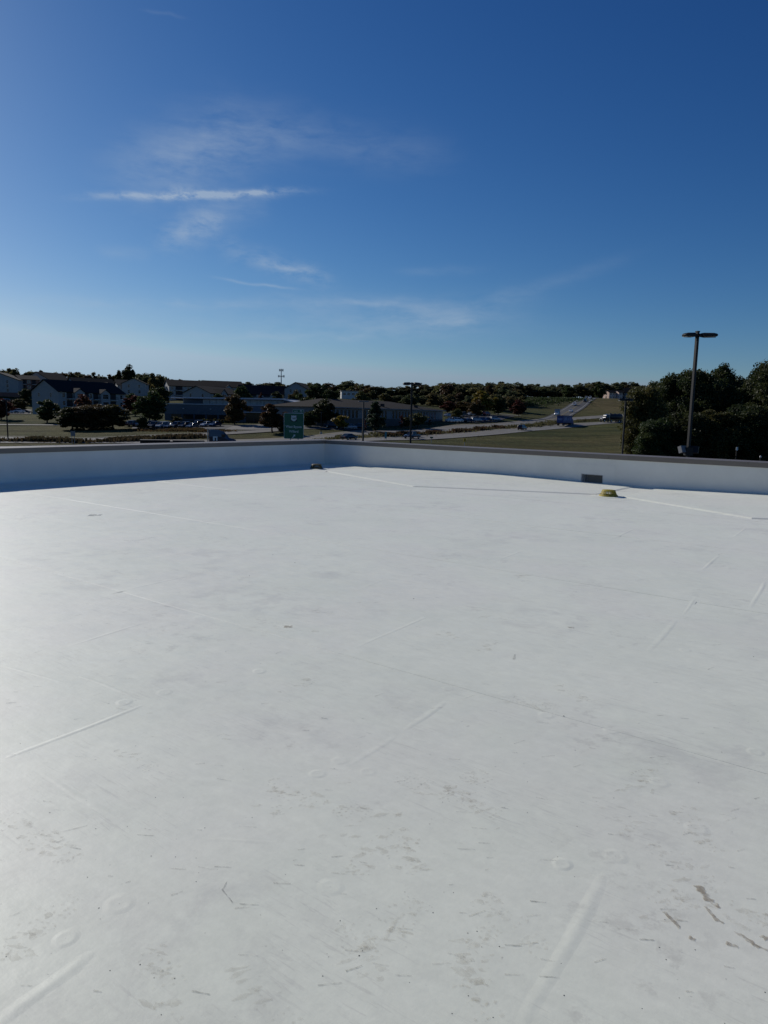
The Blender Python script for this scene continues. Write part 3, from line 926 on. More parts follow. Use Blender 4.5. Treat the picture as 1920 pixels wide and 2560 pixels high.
def crown_mesh(seed, H, R, z0, nclump, nleaf, leaf, shape='round', m_=None):
    """many small leaf faces gathered in clumps through an uneven crown volume"""
    r = np.random.default_rng(seed)
    C_ = []
    for _ in range(nclump):
        for _try in range(20):
            p = r.uniform(-1, 1, 3)
            d = np.linalg.norm(p)
            if d < 1:
                break
        t = (p[2] + 1) / 2
        if shape == 'round':
            k = 1.0
        elif shape == 'cone':
            k = max(.06, 1.08 * (1 - t) + .04)
        elif shape == 'oval':
            k = .55 + .6 * math.sin(math.pi * min(1, t * .9 + .08))
            k = min(k, 1.0)
        else:       # full to the ground
            k = (1.0 - .35 * t) * .82 / max(.42, math.sqrt(max(0.0, 1 - p[2] * p[2])))
        lump = .78 + .34 * math.sin(3 * math.atan2(p[1], p[0]) + seed) * math.cos(2.2 * p[2] + seed * .7)
        C_.append((p[0] * R * k * lump, p[1] * R * k * lump, z0 + (H - z0) * t))
    C_ = np.array(C_)
    # clump centres keep, leaves scatter around
    rad = r.uniform(.16, .34, nclump) * R * (1.0 if shape != 'cone' else .75)
    ci = r.integers(0, nclump, nleaf)
    q = r.normal(size=(nleaf, 3)); q /= np.linalg.norm(q, axis=1)[:, None]
    q *= (r.uniform(0, 1, nleaf) ** .45)[:, None]
    q[:, 2] *= .72
    P_ = C_[ci] + q * rad[ci][:, None]
    P_[:, 2] = np.maximum(P_[:, 2], .15)
    # oriented small quads
    a = r.normal(size=(nleaf, 3)); a /= np.linalg.norm(a, axis=1)[:, None]
    b = np.cross(a, r.normal(size=(nleaf, 3))); b /= np.linalg.norm(b, axis=1)[:, None]
    s = leaf * r.uniform(.55, 1.35, nleaf)
    a *= s[:, None]; b *= (s * .62)[:, None]
    V = np.stack([P_ - a, P_ + b * .9 - a * .1, P_ + a, P_ - b * .9 - a * .1], 1).reshape(-1, 3)
    F = np.arange(nleaf * 4).reshape(-1, 4)
    me = bpy.data.meshes.new('crown')
    me.from_pydata(V.tolist(), [], F.tolist())
    at_ = me.attributes.new('leaf', 'FLOAT', 'FACE')
    up = np.clip(.5 + .0 * P_[:, 2] + r.normal(0, .28, nleaf), 0, 1)
    at_.data.foreach_set('value', up)
    me.materials.append(m_)
    return me, C_


def trunk_mesh(seed, H, z0, R, C_, r0, limbs=7):
    r = random.Random(seed); mb = MB()
    top = Vector((r.uniform(-.05, .05) * R, r.uniform(-.05, .05) * R, z0 + (H - z0) * .62))
    mid = Vector((r.uniform(-.06, .06) * R, r.uniform(-.06, .06) * R, max(.4, z0 * .9)))
    mb.tube((0, 0, -.4), (0, 0, .5), r0 * 1.5, r0 * 1.05, 8); mb.tube((0, 0, .5), mid, r0 * 1.05, r0 * .82, 8, False); mb.tube(mid, top, r0 * .82, r0 * .25, 7, False)
    idx = list(range(len(C_))); r.shuffle(idx)
    for i in idx[:limbs]:
        t = r.uniform(.0, .8); s = mid.lerp(top, t)
        e = Vector(C_[i]); k = s.lerp(e, .5) + Vector((0, 0, .08 * R))
        mb.tube(s, k, r0 * .40 * (1 - t * .5), r0 * .24, 5, False); mb.tube(k, e, r0 * .24, r0 * .06, 5, False)
    return mb.mesh('trunk', M_BARK, True)


TREES = {}


def tree_kind(key, H, R, z0, nclump, nleaf, leaf, shape, col, r0, seed):
    cm, C_ = crown_mesh(seed, H, R, z0, nclump, nleaf, leaf, shape, LEAF[col])
    TREES[key] = (cm, trunk_mesh(seed, H, z0, R, C_, r0), H)


def plant_tree(key, name, label, cat, p, h, wid=1.0, group=None, rz=None, mat_=None):
    cm, tm, H = TREES[key]
    t = thing(name, label, cat, p, rng.uniform(0, 6.28) if rz is None else rz, group)
    s = h / H; t.scale = (s * wid, s * wid, s)
    c = link('crown', cm, t); link('trunk', tm, t)
    if mat_:
        if (cm.name, mat_) not in TREES:
            m2_ = cm.copy(); m2_.materials.clear(); m2_.materials.append(LEAF[mat_]); TREES[(cm.name, mat_)] = m2_
        c.data = TREES[(cm.name, mat_)]
    return t


for k in range(5):
    tree_kind('far%d' % k, 10, 4.6 + .5 * (k % 3), .8, 44, 3600, .50, ('round', 'oval', 'full', 'round', 'oval')[k], 'green', .26, 20 + k)
for k in range(4):
    tree_kind('mid%d' % k, 10, 4.3, .2 if k == 2 else 1.3, 64, 11000, .30, ('oval', 'round', 'full', 'oval')[k], 'green', .24, 50 + k)
for k in range(4):
    tree_kind('big%d' % k, 14, 5.6, .4, 130, 30000, .22, ('oval', 'full', 'full', 'round')[k], 'green', .30, 70 + k)
tree_kind('pine', 10, 3.6, .6, 90, 9000, .24, 'cone', 'blue', .18, 91)
tree_kind('shrub', 2.0, 1.5, .05, 26, 1800, .14, 'full', 'olive', .06, 95)
tree_kind('slim', 6, 1.5, .8, 22, 1500, .2, 'oval', 'red', .09, 97)


def tpx(key, name, label, u, d, vtop, wpx, col=None, cat='tree', group=None):
    """tree standing at column u, d metres ahead, crown top at photo row vtop, crown wpx wide"""
    p = gp(u, d); h = at(u, vtop, d).z - p.z
    me_ = TREES[key][0]
    xs = [abs(v.co.x) for v in me_.vertices][::37]; w0 = 2 * sorted(xs)[int(len(xs) * .985)] * h / TREES[key][2]
    return plant_tree(key, name, label, cat, p, h, (wpx * d / FPX) / w0, group, None, col)


# individual trees of the middle ground
tpx('mid0', 'tree', 'dark rounded tree on the lawn in front of the pale apartment gable', 117, 226, 1000, 56, 'green')
tpx('mid2', 'tree', 'left bushy tree of the dark clump beside the two-post sign', 178, 196, 1018, 70, 'green')
tpx('big2', 'tree', 'tallest bushy tree in the dark clump before the apartments', 225, 198, 1008, 86, 'brown')
tpx('mid2', 'tree', 'right bushy tree of the dark clump before the apartments', 282, 201, 1012, 70, 'olive')
tpx('mid1', 'tree', 'small red-tinged tree showing above the dark clump', 212, 240, 988, 50, 'red')
tpx('mid3', 'tree', 'russet tree at the right end of the main apartment block', 338, 262, 990, 44, 'red')
tpx('mid1', 'tree', 'large dark tree left of the blue building', 374, 222, 978, 78, 'green')
tpx('mid2', 'tree', 'slim dark shrub-like tree at the edge of the car park', 357, 200, 1040, 28, 'green')
tpx('mid0', 'tree', 'olive tree standing in front of the clerestory of the blue building', 586, 214, 988, 58, 'brown')
tpx('mid3', 'tree', 'red and olive tree just left of the green exit sign', 680, 190, 1012, 56, 'brown')
tpx('mid1', 'tree', 'broad dark tree behind the green exit sign', 806, 210, 998, 70, 'green')
tpx('mid3', 'tree', 'dark tree rising over the blue building roof end', 785, 238, 962, 66, 'green')
tpx('pine', 'conifer', 'dark spruce in front of the long office building', 938, 206, 1004, 50, 'blue')
tpx('mid0', 'tree', 'dark tree on the apartment slope above the blue building', 608, 300, 966, 44, 'green')
tpx('slim', 'tree', 'little red tree by the apartment balconies on the slope', 652, 300, 982, 16, 'red')
tpx('mid3', 'tree', 'golden tree at the far car park', 1205, 318, 979, 52, 'yellow')
tpx('mid1', 'tree', 'brown tree left of the golden tree', 1188, 300, 1000, 42, 'brown')
tpx('mid0', 'tree', 'dark tree right of the golden tree', 1244, 322, 988, 40, 'green')
tpx('mid1', 'tree', 'dark red tree alone on the grass near the hill road', 1296, 330, 1000, 36, 'red')
tpx('mid2', 'tree', 'low brown tree behind the far car park', 1150, 318, 1004, 52, 'brown')
tpx('mid0', 'tree', 'red maple at the far end of the long office building', 1118, 312, 1003, 36, 'red')
tpx('mid2', 'tree', 'green shrub-like tree standing among the parked cars', 1142, 276, 1022, 26, 'olive')
tpx('mid0', 'tree', 'dark tree at the left edge above the lamp post', 2, 236, 998, 50, 'red')
tpx('mid2', 'tree', 'round pale bush by the apartment road', 50, 292, 997, 34, 'olive')
tpx('mid1', 'tree', 'single tall tree standing above the apartment roofs', 322, 402, 913, 42, 'green')
tpx('mid2', 'tree', 'small tree left of the tall tree above the apartments', 300, 404, 926, 16, 'green')
for i, (u, d, vt, wp, c, l) in enumerate([(852, 201, 1040, 34, 'yellow', 'yellow bush before the long office building'), (1046, 236, 1034, 34, 'olive', 'olive bush against the windows of the long office building'),
        (1018, 232, 1044, 20, 'olive', 'small green bush beside the red sapling'), (440, 222, 1042, 24, 'olive', 'clipped bush on the lawn of the blue building')]):
    tpx('shrub', 'bush', l, u, d, vt, wp, c, 'bush')
for i in range(9):
    tpx('shrub', 'bush', 'small grey-green bush in the planted row before the blue building', 508 + i * 9.5, 219, 1047 + (i % 3), 9, 'olive', 'bush', 'bush row before the blue building')
tpx('slim', 'sapling', 'bright red sapling by the long office building', 1004, 226, 1039, 12, 'red', 'tree')
tpx('slim', 'sapling', 'small red sapling near the right end of the long office building', 1074, 244, 1049, 9, 'red', 'tree')
tpx('slim', 'sapling', 'red sapling beside the utility light pole', 913, 200, 1050, 7, 'red', 'tree')
for (u, d, vt, wp, c, k, l) in [(258, 300, 978, 40, 'green', 'mid1', 'dark tree behind the right bay of the main apartment block'), (402, 330, 968, 44, 'green', 'mid2', 'dark bushy tree left of the long brown-roofed block'),
        (330, 300, 984, 36, 'green', 'mid0', 'dark tree below the paired-window gable'), (385, 290, 986, 40, 'olive', 'mid2', 'olive tree on the slope above the large dark tree'), (545, 290, 984, 26, 'green', 'mid2', 'small dark tree below the front gable'),
        (690, 290, 980, 34, 'green', 'mid0', 'dark tree at the right end of the dark-roofed block'), (735, 268, 976, 40, 'olive', 'mid1', 'olive tree above the wing roof of the blue building'), (822, 300, 975, 44, 'green', 'mid2', 'dark tree left of the white flat-roofed building'),
        (905, 330, 978, 40, 'olive', 'mid1', 'olive tree right of the white flat-roofed building'), (66, 330, 972, 26, 'green', 'mid2', 'small dark tree below the brick apartment wing'), (30, 300, 1000, 24, 'brown', 'mid2', 'brown bush beside the apartment road'),
        (770, 205, 1030, 40, 'green', 'mid2', 'dark tree right behind the exit sign panel'), (708, 188, 1055, 26, 'green', 'mid2', 'low dark shrub-like tree at the foot of the exit sign')]:
    tpx(k, 'tree', l, u, d, vt, wp, c)
# dense tree belt at the right, about a hundred metres away
BELT = [(1610, 112, 966, 96, 'big1', 'olive', 'leftmost tree of the dense belt, yellow-green'), (1668, 120, 938, 110, 'big0', 'green', 'tree of the dense belt just left of the tall light pole'),
        (1738, 116, 922, 120, 'big3', 'green', 'tree of the dense belt behind the tall light pole'), (1800, 122, 914, 105, 'big0', 'green', 'tallest peak of the dense belt right of the light pole'),
        (1850, 112, 958, 110, 'big2', 'green', 'lower tree in the dip of the dense belt'), (1915, 108, 900, 120, 'big1', 'green', 'dark tree at the right edge of the belt'),
        (1985, 110, 880, 140, 'big0', 'green', 'tall dark tree beyond the right edge'), (2080, 112, 870, 150, 'big3', 'green', 'outermost dark tree beyond the right edge'),
        (1640, 104, 1040, 90, 'big2', 'green', 'low leafy tree at the foot of the belt'), (1715, 104, 1030, 100, 'big1', 'green', 'low leafy tree below the tall light pole'),
        (1790, 105, 1020, 110, 'big2', 'olive', 'low green tree at the foot of the belt peak'), (1870, 104, 1000, 120, 'big2', 'green', 'low dark tree at the foot of the right belt'),
        (1640, 128, 952, 90, 'big3', 'green', 'dark tree in the second rank at the left of the belt'), (1705, 130, 930, 90, 'big0', 'green', 'dark tree in the second rank behind the light pole'),
        (1770, 130, 922, 90, 'big2', 'green', 'dark tree in the second rank left of the belt peak'), (1835, 128, 945, 100, 'big0', 'green', 'dark tree in the second rank behind the dip'),
        (1885, 126, 925, 90, 'big3', 'green', 'dark tree in the second rank near the right edge')]
for (u, d, vt, wp, k, c, l) in BELT:
    tpx(k, 'tree', l, u, d, vt, wp, c, 'tree')
# trees of the far treeline, each its own
r2 = random.Random(11)
LANDMARKS = [(50, 'the leftmost white gable'), (110, 'the brick apartment wing'), (200, 'the left half of the main block'), (300, 'the right half of the main block'), (370, 'the white paired-window gable'), (430, 'the slope trees'),
             (540, 'the front gable'), (620, 'the clerestory'), (700, 'the dark-roofed block'), (770, 'the exit sign'), (850, 'the broad dark tree'), (920, 'the white flat-roofed building'), (990, 'the spruce'),
             (1070, 'the twin-head pole'), (1150, 'the office end'), (1230, 'the golden tree'), (1310, 'the dark red tree'), (1400, 'the scrub field'), (1480, 'the hill road'), (1560, 'the pink houses'), (9999, 'the belt edge')]
def treeline(u0, u1, step, dist, tops, cols, label, group, wpx=(26, 44)):
    u = u0
    while u < u1:
        d = dist(u) + r2.uniform(-14, 14)
        t = (u - u0) / (u1 - u0)
        i = min(int(t * (len(tops) - 1)), len(tops) - 2); f = t * (len(tops) - 1) - i
        v = tops[i] * (1 - f) + tops[i + 1] * f + r2.uniform(-5, 5)
        c_ = r2.choice(cols)
        tint = {'green': 'dark green', 'olive': 'olive', 'brown': 'brownish'}[c_]
        mark = next(m_ for lim, m_ in LANDMARKS if u < lim)
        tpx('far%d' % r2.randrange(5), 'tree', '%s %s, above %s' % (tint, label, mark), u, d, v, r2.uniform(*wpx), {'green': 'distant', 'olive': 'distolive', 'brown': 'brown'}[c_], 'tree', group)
        u += step * r2.uniform(.7, 1.3)


treeline(-90, 150, 17, lambda u: 455, (928, 926, 930, 934), ('olive', 'brown', 'olive', 'green'), 'skyline tree behind the left apartments', 'skyline trees behind the left apartments')
treeline(130, 480, 17, lambda u: 470, (934, 936, 938, 936, 944, 952), ('olive', 'green', 'brown'), 'hill skyline tree', 'skyline trees behind the apartment roofs')
treeline(340, 440, 16, lambda u: 385, (945, 940, 955), ('green', 'olive'), 'tree between apartment groups', 'trees between the apartment groups', (24, 40))
treeline(480, 900, 16, lambda u: 520, (954, 958, 962, 960, 958, 957), ('green', 'olive', 'green', 'brown'), 'tree on the distant skyline', 'skyline trees around the cell tower')
treeline(690, 800, 17, lambda u: 345, (966, 970, 972), ('green', 'olive'), 'tree behind the blue building', 'trees behind the blue building', (26, 40))
treeline(880, 1300, 16, lambda u: 430 - abs(u - 1090) * .05, (968, 966, 964, 962, 970, 976), ('green', 'olive', 'brown', 'green', 'olive'), 'tree in the office wood', 'wood behind the long office building', (28, 46))
treeline(960, 1300, 22, lambda u: 372, (988, 984, 986, 992), ('green', 'olive', 'brown'), 'tree at the wood edge', 'front edge of the wood behind the offices', (26, 44))
treeline(1090, 1640, 15, lambda u: 600, (962, 963, 964, 966, 964, 960, 965, 966), ('green', 'green', 'olive'), 'tree in the crest treeline', 'treeline along the hill crest', (28, 48))
treeline(1100, 1640, 19, lambda u: 690, (958, 960, 960, 964, 958, 962), ('green', 'green'), 'back-row crest tree', 'back row of the crest treeline', (30, 50))
tpx('far0', 'tree', 'tallest round tree on the crest beside the hill road', 1492, 560, 956, 34, 'green')
tpx('far3', 'tree', 'broad tree on the crest left of the pink houses', 1415, 560, 964, 36, 'green')
# rough weeds: the planted median, the bank on the left and the scrub field on the hill
def weeds(name, label, pts, n, h, spread, seed, leafk=.16, col='weed'):
    r = np.random.default_rng(seed)
    line = catmull([Vector((gx(u, d), d)) for u, d in pts], 2.0)
    ii = r.integers(0, len(line) - 1, n)
    base = np.array([[line[i].x, line[i].y] for i in ii]) + r.normal(0, 1, (n, 2)) * spread
    base += np.stack([np.sin(base[:, 1] * .9) * .4, np.cos(base[:, 0] * .7) * .4], -1)
    z = tzs(base[:, 0], base[:, 1])
    hh = h * r.uniform(.3, 1.0, n) * (.35 + .65 * (np.sin(base[:, 0] * .35 + seed) * np.cos(base[:, 1] * .27) > -.1))
    th = r.uniform(0, 6.28, n); wd = leafk * r.uniform(.5, 1.3, n)
    V, F = [], []
    for i in range(n):
        x, y, zz = base[i][0], base[i][1], z[i]
        dx, dy = math.cos(th[i]) * wd[i], math.sin(th[i]) * wd[i]
        k = len(V)
        V += [(x - dx, y - dy, zz - .05), (x + dx, y + dy, zz - .05), (x + dx * 1.6 + dy * .8, y + dy * 1.6 - dx, zz + hh[i]), (x - dx * .7, y - dy * .7, zz + hh[i] * .9)]
        F.append((k, k + 1, k + 2, k + 3))
    me = bpy.data.meshes.new(name); me.from_pydata(V, [], F); me.materials.append(LEAF[col])
    at_ = me.attributes.new('leaf', 'FLOAT', 'FACE'); at_.data.foreach_set('value', r.uniform(0, 1, n))
    return tag(link(name, me), label, 'weeds', None, 'stuff')


weeds('median_weeds', 'rough dry weeds growing along the highway median', [(814, 172), (930, 187), (1036, 204), (1213, 240), (1330, 276), (1400, 312), (1460, 324), (1520, 330)], 9000, .95, 1.6, 1)
weeds('median_weeds', 'darker weed clumps on the highway median', [(960, 190), (1036, 203), (1110, 218), (1180, 232), (1270, 258)], 4500, 1.2, 1.0, 2, .2, 'brown')
weeds('bank_weeds', 'tall dry weeds on the bank beside the frontage road', [(-40, 160), (60, 159), (190, 158), (300, 162), (400, 170), (500, 176)], 5000, 1.1, 1.4, 3)
weeds('scrub', 'dark scrub covering the hillside field', [(1262, 430), (1300, 448), (1345, 462), (1390, 478)], 9000, 1.6, 9.0, 4, .4, 'green')
weeds('scrub', 'low weedy scrub below the car park of the blue building', [(360, 196), (420, 195), (500, 194), (560, 192)], 5000, .7, 1.8, 5, .2, 'brown')

# ------------------------------------------------------------------ buildings
M_SIDING = mat('pale vinyl siding', (.32, .315, .30), .85, var=.06, scale=1.0)
M_SIDING2 = mat('cream siding', (.62, .47, .40), .85, var=.06, scale=1.0)
M_SHINGLE = mat('dark shingles', (.017, .018, .021), .95, var=.22, scale=2.0, spec=.1, bump=.3, bscale=5)
M_SHINGLE2 = mat('brown shingles', (.026, .0225, .021), .95, var=.22, scale=2.0, spec=.1, bump=.3, bscale=5)
M_BRICK = mat('red brick', (.20, .10, .075), .9, var=.2, scale=4)
M_BRICKG = mat('grey brick', (.20, .205, .21), .9, var=.12, scale=4)
M_GLASS = mat('dark window glass', (.015, .018, .022), .12, 0, .1, spec=.6)
M_GLASSP = mat('sky-reflection pale clerestory glass', (.40, .42, .42), .35, 0, .25, .8)  # pale colour stands in for bright sky reflected in the panes
M_TRIM = mat('white trim', (.50, .495, .47), .7, var=.05)
M_NAVY = mat('navy metal panel', (.045, .062, .088), .45, .2, .12)
M_NAVY2 = mat('slate blue panel', (.085, .105, .130), .5, .1, .10)
M_DARK = mat('dark recess', (.022, .022, .024), .8)
M_GRAVEL = mat('flat roof gravel', (.30, .29, .28), .95, var=.1)

_win = {}


def window(parent, x, z, w_, h_, face='front', off=0.0, frame=True, pane=None):
    """window on the front (y = off, facing -y) or side (x = off, facing -x) of a building"""
    key = (round(w_, 2), round(h_, 2), face, frame, pane)
    if key not in _win:
        fr, pn = MB(), MB()
        t = .10 if frame else .05
        def bx(mb, a0, a1, y0, y1, z0, z1):
            mb.box(a0, a1, y0, y1, z0, z1) if face == 'front' else mb.box(y0, y1, a0, a1, z0, z1)
        hw, hh = w_ / 2, h_ / 2
        for (a0, a1, z0, z1) in ((-hw - t, -hw, -hh - t, hh + t), (hw, hw + t, -hh - t, hh + t), (-hw, hw, hh, hh + t), (-hw, hw, -hh - t, -hh), (-hw, hw, -.03, .03)):
            bx(fr, a0, a1, -.07, .02, z0, z1)
        bx(pn, -hw, hw, -.025, .015, -hh, hh)
        _win[key] = (fr.mesh('window', M_TRIM if frame else M_NAVY), pn.mesh('pane', pane or M_GLASS))
    fm, pm_ = _win[key]
    o = link('window', fm, parent); link('pane', pm_, o)
    o.location = (x, off, z) if face == 'front' else (off, x, z)
    return o


def gable_roof(t, x0, x1, W, He, Hr, over=.5, m_=None, name='roof', y0=0.0, thick=.22):
    mb = MB(); yc = y0 + W / 2; s = (Hr - He) / (W / 2)
    a = [(y0 - over, He - s * over), (yc, Hr), (y0 + W + over, He - s * over)]
    poly = a + [(p[0], p[1] + thick) for p in a[::-1]]
    mb.prism(poly, 'x', x0 - over, x1 + over)
    return mb.build(name, m_ or M_SHINGLE, t)


def apartment(label, u, d, psi, L, W, eave_v, ridge_v, floors, wall=None, roof_m=None, bays=(), gable_win=2, front_cols=(), base=None, balconies=(), name='apartment_building', dz=0.0):
    p = gp(u, d); az_ = math.atan2(-p.x, p.y)
    rz = math.radians(psi) + az_
    t = thing(name, label, 'building', p, rz)
    He = at(u, eave_v, d).z - p.z + dz; Hr = at(u, ridge_v, d + W * .5).z - p.z + dz
    wall = wall or M_SIDING
    sink = -4.0
    zb = 0.0
    mb = MB(); mb.prism([(0, sink), (W, sink), (W, He), (W / 2, Hr), (0, He)], 'x', 0, L)
    mb.build('wall', wall, t)
    gable_roof(t, 0, L, W, He + .02, Hr + .02, .5, roof_m)
    if base:
        mb = MB(); mb.box(-.08, L + .08, -.08, W, sink, base); mb.build('brick_base', M_BRICK, t)
    b0 = base or 0.0
    fh = (He - b0) / floors
    for f in range(floors):
        zc = b0 + fh * (f + .55)
        for i in range(gable_win):
            yy = W * (i + 1) / (gable_win + 1) if gable_win != 2 else W * (.28 + .44 * i)
            window(t, yy, zc, 1.0, 1.5, 'side')
        for cx_ in front_cols:
            window(t, cx_, zc, 1.2, 1.5, 'front')
        for (x0, x1) in balconies:
            o = MB().box(x0, x1, -.05, .03, zc - fh * .42, zc + fh * .38).build('balcony', M_DARK, t)
            mb = MB().box(x0 - .1, x1 + .1, -1.3, -.06, zc - fh * .5, zc - fh * .42)
            mb.build('balcony_slab', M_TRIM, o)
            mb = MB()
            n = int((x1 - x0) / .35)
            for k in range(n + 1):
                xx = x0 + (x1 - x0) * k / n; mb.box(xx - .03, xx + .03, -1.28, -1.22, zc - fh * .42, zc - fh * .08)
            mb.box(x0, x1, -1.29, -1.21, zc - fh * .08, zc - fh * .05)
            mb.build('railing', M_DARK, o)
    for (x0, x1, pr_, hh) in bays:
        xm, w_ = (x0 + x1) / 2, x1 - x0
        mb = MB(); mb.prism([(x0, sink), (x1, sink), (x1, He - .2), (xm, He - .2 + w_ * hh), (x0, He - .2)], 'y', -pr_, -.005)
        o = mb.build('bay', wall, t)
        s = hh * 2 * .5 / .5
        rr = MB(); ov = .4
        sl = (w_ * hh) / (w_ / 2)
        a = [(x0 - ov, He - .18 - sl * ov), (xm, He - .18 + w_ * hh), (x1 + ov, He - .18 - sl * ov)]
        back = (w_ * hh + .3) / max(.05, (Hr - He) / (W / 2))
        rr.prism(a + [(q[0], q[1] + .2) for q in a[::-1]], 'y', -pr_ - .4, back)
        rr.build('bay_roof', roof_m or M_SHINGLE, o)
        for f in range(floors):
            zc = b0 + fh * (f + .52)
            window(t, xm, zc, w_ * .62, fh * .58, 'front', -pr_)
    return t


apartment('main pale three-storey apartment block with two gabled bays behind the dark tree clump', 148, 262, 36, 30, 15.5, 978, 951, 3, bays=((6.0, 10.2, 1.4, .34), (17.5, 21.7, 1.4, .34)),
          front_cols=(2.2, 14.0, 28.2), balconies=((3.4, 5.8), (10.5, 13.0), (15.0, 17.2), (22.0, 25.6)), roof_m=M_SHINGLE)
apartment('white gable end of the leftmost apartment block with brick base', 49, 345, 74, 16, 19, 950, 934, 3, base=2.2, gable_win=3)
apartment('brick-fronted apartment wing between two pale gables', 54, 352, 14, 9, 12, 948, 939, 3, wall=M_BRICK, balconies=((1.0, 2.6), (5.4, 7.2)), base=None, gable_win=0, front_cols=(4.0,))
apartment('pale gabled block rising behind the main apartment roof', 128, 375, 46, 16, 17, 950, 932, 3, front_cols=(3, 8, 13), gable_win=2)
apartment('low apartment roofs with pale sheen behind the main block', 192, 345, 20, 20, 14, 961, 945, 3, roof_m=M_SHINGLE2, bays=((4, 8, 1.2, .4), (13, 17, 1.2, .4)), gable_win=0)
apartment('white apartment gable with three rows of paired windows left of the tall slope trees', 367, 345, 84, 12, 11, 960, 948, 3, base=2.0, gable_win=2)
apartment('low wing left of the white paired-window gable', 296, 350, 6, 8, 12, 962, 950, 3, base=2.0, gable_win=0, front_cols=(2, 5.5), roof_m=M_SHINGLE)
apartment('brown-roofed apartment block with dark balconies on the slope', 424, 362, 10, 19, 15, 964, 950, 3, roof_m=M_SHINGLE2, balconies=((3.2, 6.6), (12, 15.4)), front_cols=(1.6, 9.5, 17.4), gable_win=1)
apartment('stepped brown-roofed apartment block right of the dark balconies', 512, 378, 6, 20, 15, 966, 952, 3, roof_m=M_SHINGLE2, balconies=((4, 7),), front_cols=(2, 10, 15), gable_win=1, bays=((11, 14, 1.0, .4),))
apartment('pale front-facing gable block above the blue building', 527, 312, 52, 22, 15, 983, 967, 3, gable_win=2, bays=((5.0, 10.0, 1.4, .42),), front_cols=(2.5, 13, 18), balconies=((14.5, 17),))
apartment('dark-roofed apartment block with one small gable on the slope', 603, 322, 8, 24, 14, 984, 963, 3, bays=((15, 18.5, 1.2, .4),), front_cols=(2, 8, 21), balconies=((4, 6.8), (10, 13)), gable_win=1)
apartment('small pale gable end beside the slope trees above the blue building', 766, 326, 72, 10, 10.5, 972, 958, 3, gable_win=2)

# pink-lit houses on the crest
for (u, l, wm) in ((1507, 'left of the two small pink-fronted houses on the hill crest', M_SIDING2), (1531, 'right of the two small pink-fronted houses on the hill crest', M_SIDING2)):
    apartment(l, u + 11, 560, 40, 6.5, 7.0, 981, 976, 2, wall=wm, front_cols=(1.6, 4.4), gable_win=1, name='house', roof_m=M_SHINGLE2)
apartment('dark blue-grey house beside the pink houses on the crest', 1556, 560, 6, 15, 9, 981, 970, 2, wall=M_NAVY2, front_cols=(2, 6, 12), gable_win=1, name='house')

# white flat-roofed building on the far slope
p = gp(853, 392); t = thing('office_building', 'small white flat-roofed building on the far slope behind the offices', 'building', p, math.radians(4) + math.atan2(-p.x, p.y))
hz = at(853, 978, 392).z - p.z
MB().box(0, 10.5, 0, 9, -3, hz).build('wall', M_TRIM, t); MB().box(-.3, 10.8, -.3, 9.3, hz + .003, hz + .35).build('roof_edge', M_GRAVEL, t)
for k in range(4):
    window(t, 1.6 + k * 2.4, hz - 1.4, 1.5, 1.2)

# long grey-brick office building with hipped roof
pL = Vector((gx(818, 210), 210)); pR = Vector((gx(1106, 268), 268))
dv = pR - pL; LL = dv.length; rz = math.atan2(dv.y, dv.x)
ez = 9.75; gz = tz(pL.x, pL.y)
t = thing('office_building', 'long single-storey office building with brown hipped roof and tall narrow windows', 'building', (pL.x, pL.y, gz), rz)
He = ez - gz; WW = 23.0; Hr = 12.45 - gz
MB().box(0, LL, 0, WW, -2, He).build('wall', M_BRICKG, t)
MB().box(-.06, LL + .06, -.06, WW, -2, He - 3.3).build('dark_base', mat('dark brick base', (.09, .085, .085), .9, var=.15), t)
mb = MB(); o_ = .9
mb.add([(-o_, -o_, He), (LL + o_, -o_, He), (LL + o_, WW + o_, He), (-o_, WW + o_, He), (WW / 2, WW / 2, Hr), (LL - WW / 2 - 8, WW / 2, Hr)],
       [(0, 1, 5, 4), (1, 2, 5), (2, 3, 4, 5), (3, 0, 4), (3, 2, 1, 0)])
mb.build('roof', M_SHINGLE2, t)
MB().box(-o_ - .05, LL + o_ + .05, -o_ - .08, -o_ - .003, He - .28, He + .05).build('gutter', mat('grey gutter', (.16, .16, .165), .6), t)
xx = 3.0; k = 0
while xx < LL - 2.5:
    window(t, xx, He - 1.95, .95, 2.3, 'front', 0, False)
    k += 1; xx += 1.95 if k % 7 else 4.6
for xx in (LL * .47, LL * .78):
    MB().box(xx - .5, xx + .5, 2, 3, He + .4, He + 1.6).build('roof_vent', M_DARK, t)

# low modern blue building
p = gp(412, 236); e = gp(702, 226)
dv = Vector((e.x - p.x, e.y - p.y)); LB = dv.length; rz = math.atan2(dv.y, dv.x); gz = min(p.z, e.z)
t = thing('office_building', 'low modern navy building with long flat roof and pale clerestory', 'building', (p.x, p.y, gz), rz)
zl, zt = 9.75 - gz, 12.2 - gz
MB().box(0, LB, 0, 26, -2, zl).build('lower_wall', M_NAVY2, t)
MB().box(-.2, LB + .2, -.25, 26.2, zl + .003, zl + .3).build('lower_parapet', mat('pale metal fascia', (.42, .44, .46), .6, 0), t)
MB().box(0, LB, -.06, -.003, -2, zl * .42).build('dark_plinth', M_NAVY, t)
x0u = LB * .10
MB().box(x0u, LB - .1, 5, 24, zl + .31, zt - .45).build('upper_wall', M_NAVY, t)
MB().box(x0u - 3.2, LB + .6, 2.6, 25.5, zt - .44, zt).build('roof_slab', M_GRAVEL, t)
MB().box(x0u - 3.3, LB + .7, 2.5, 2.597, zt - .42, zt + .02).build('roof_fascia', MATS['pale metal fascia'], t)
n = 12; c0, c1 = LB * .275, LB * .985
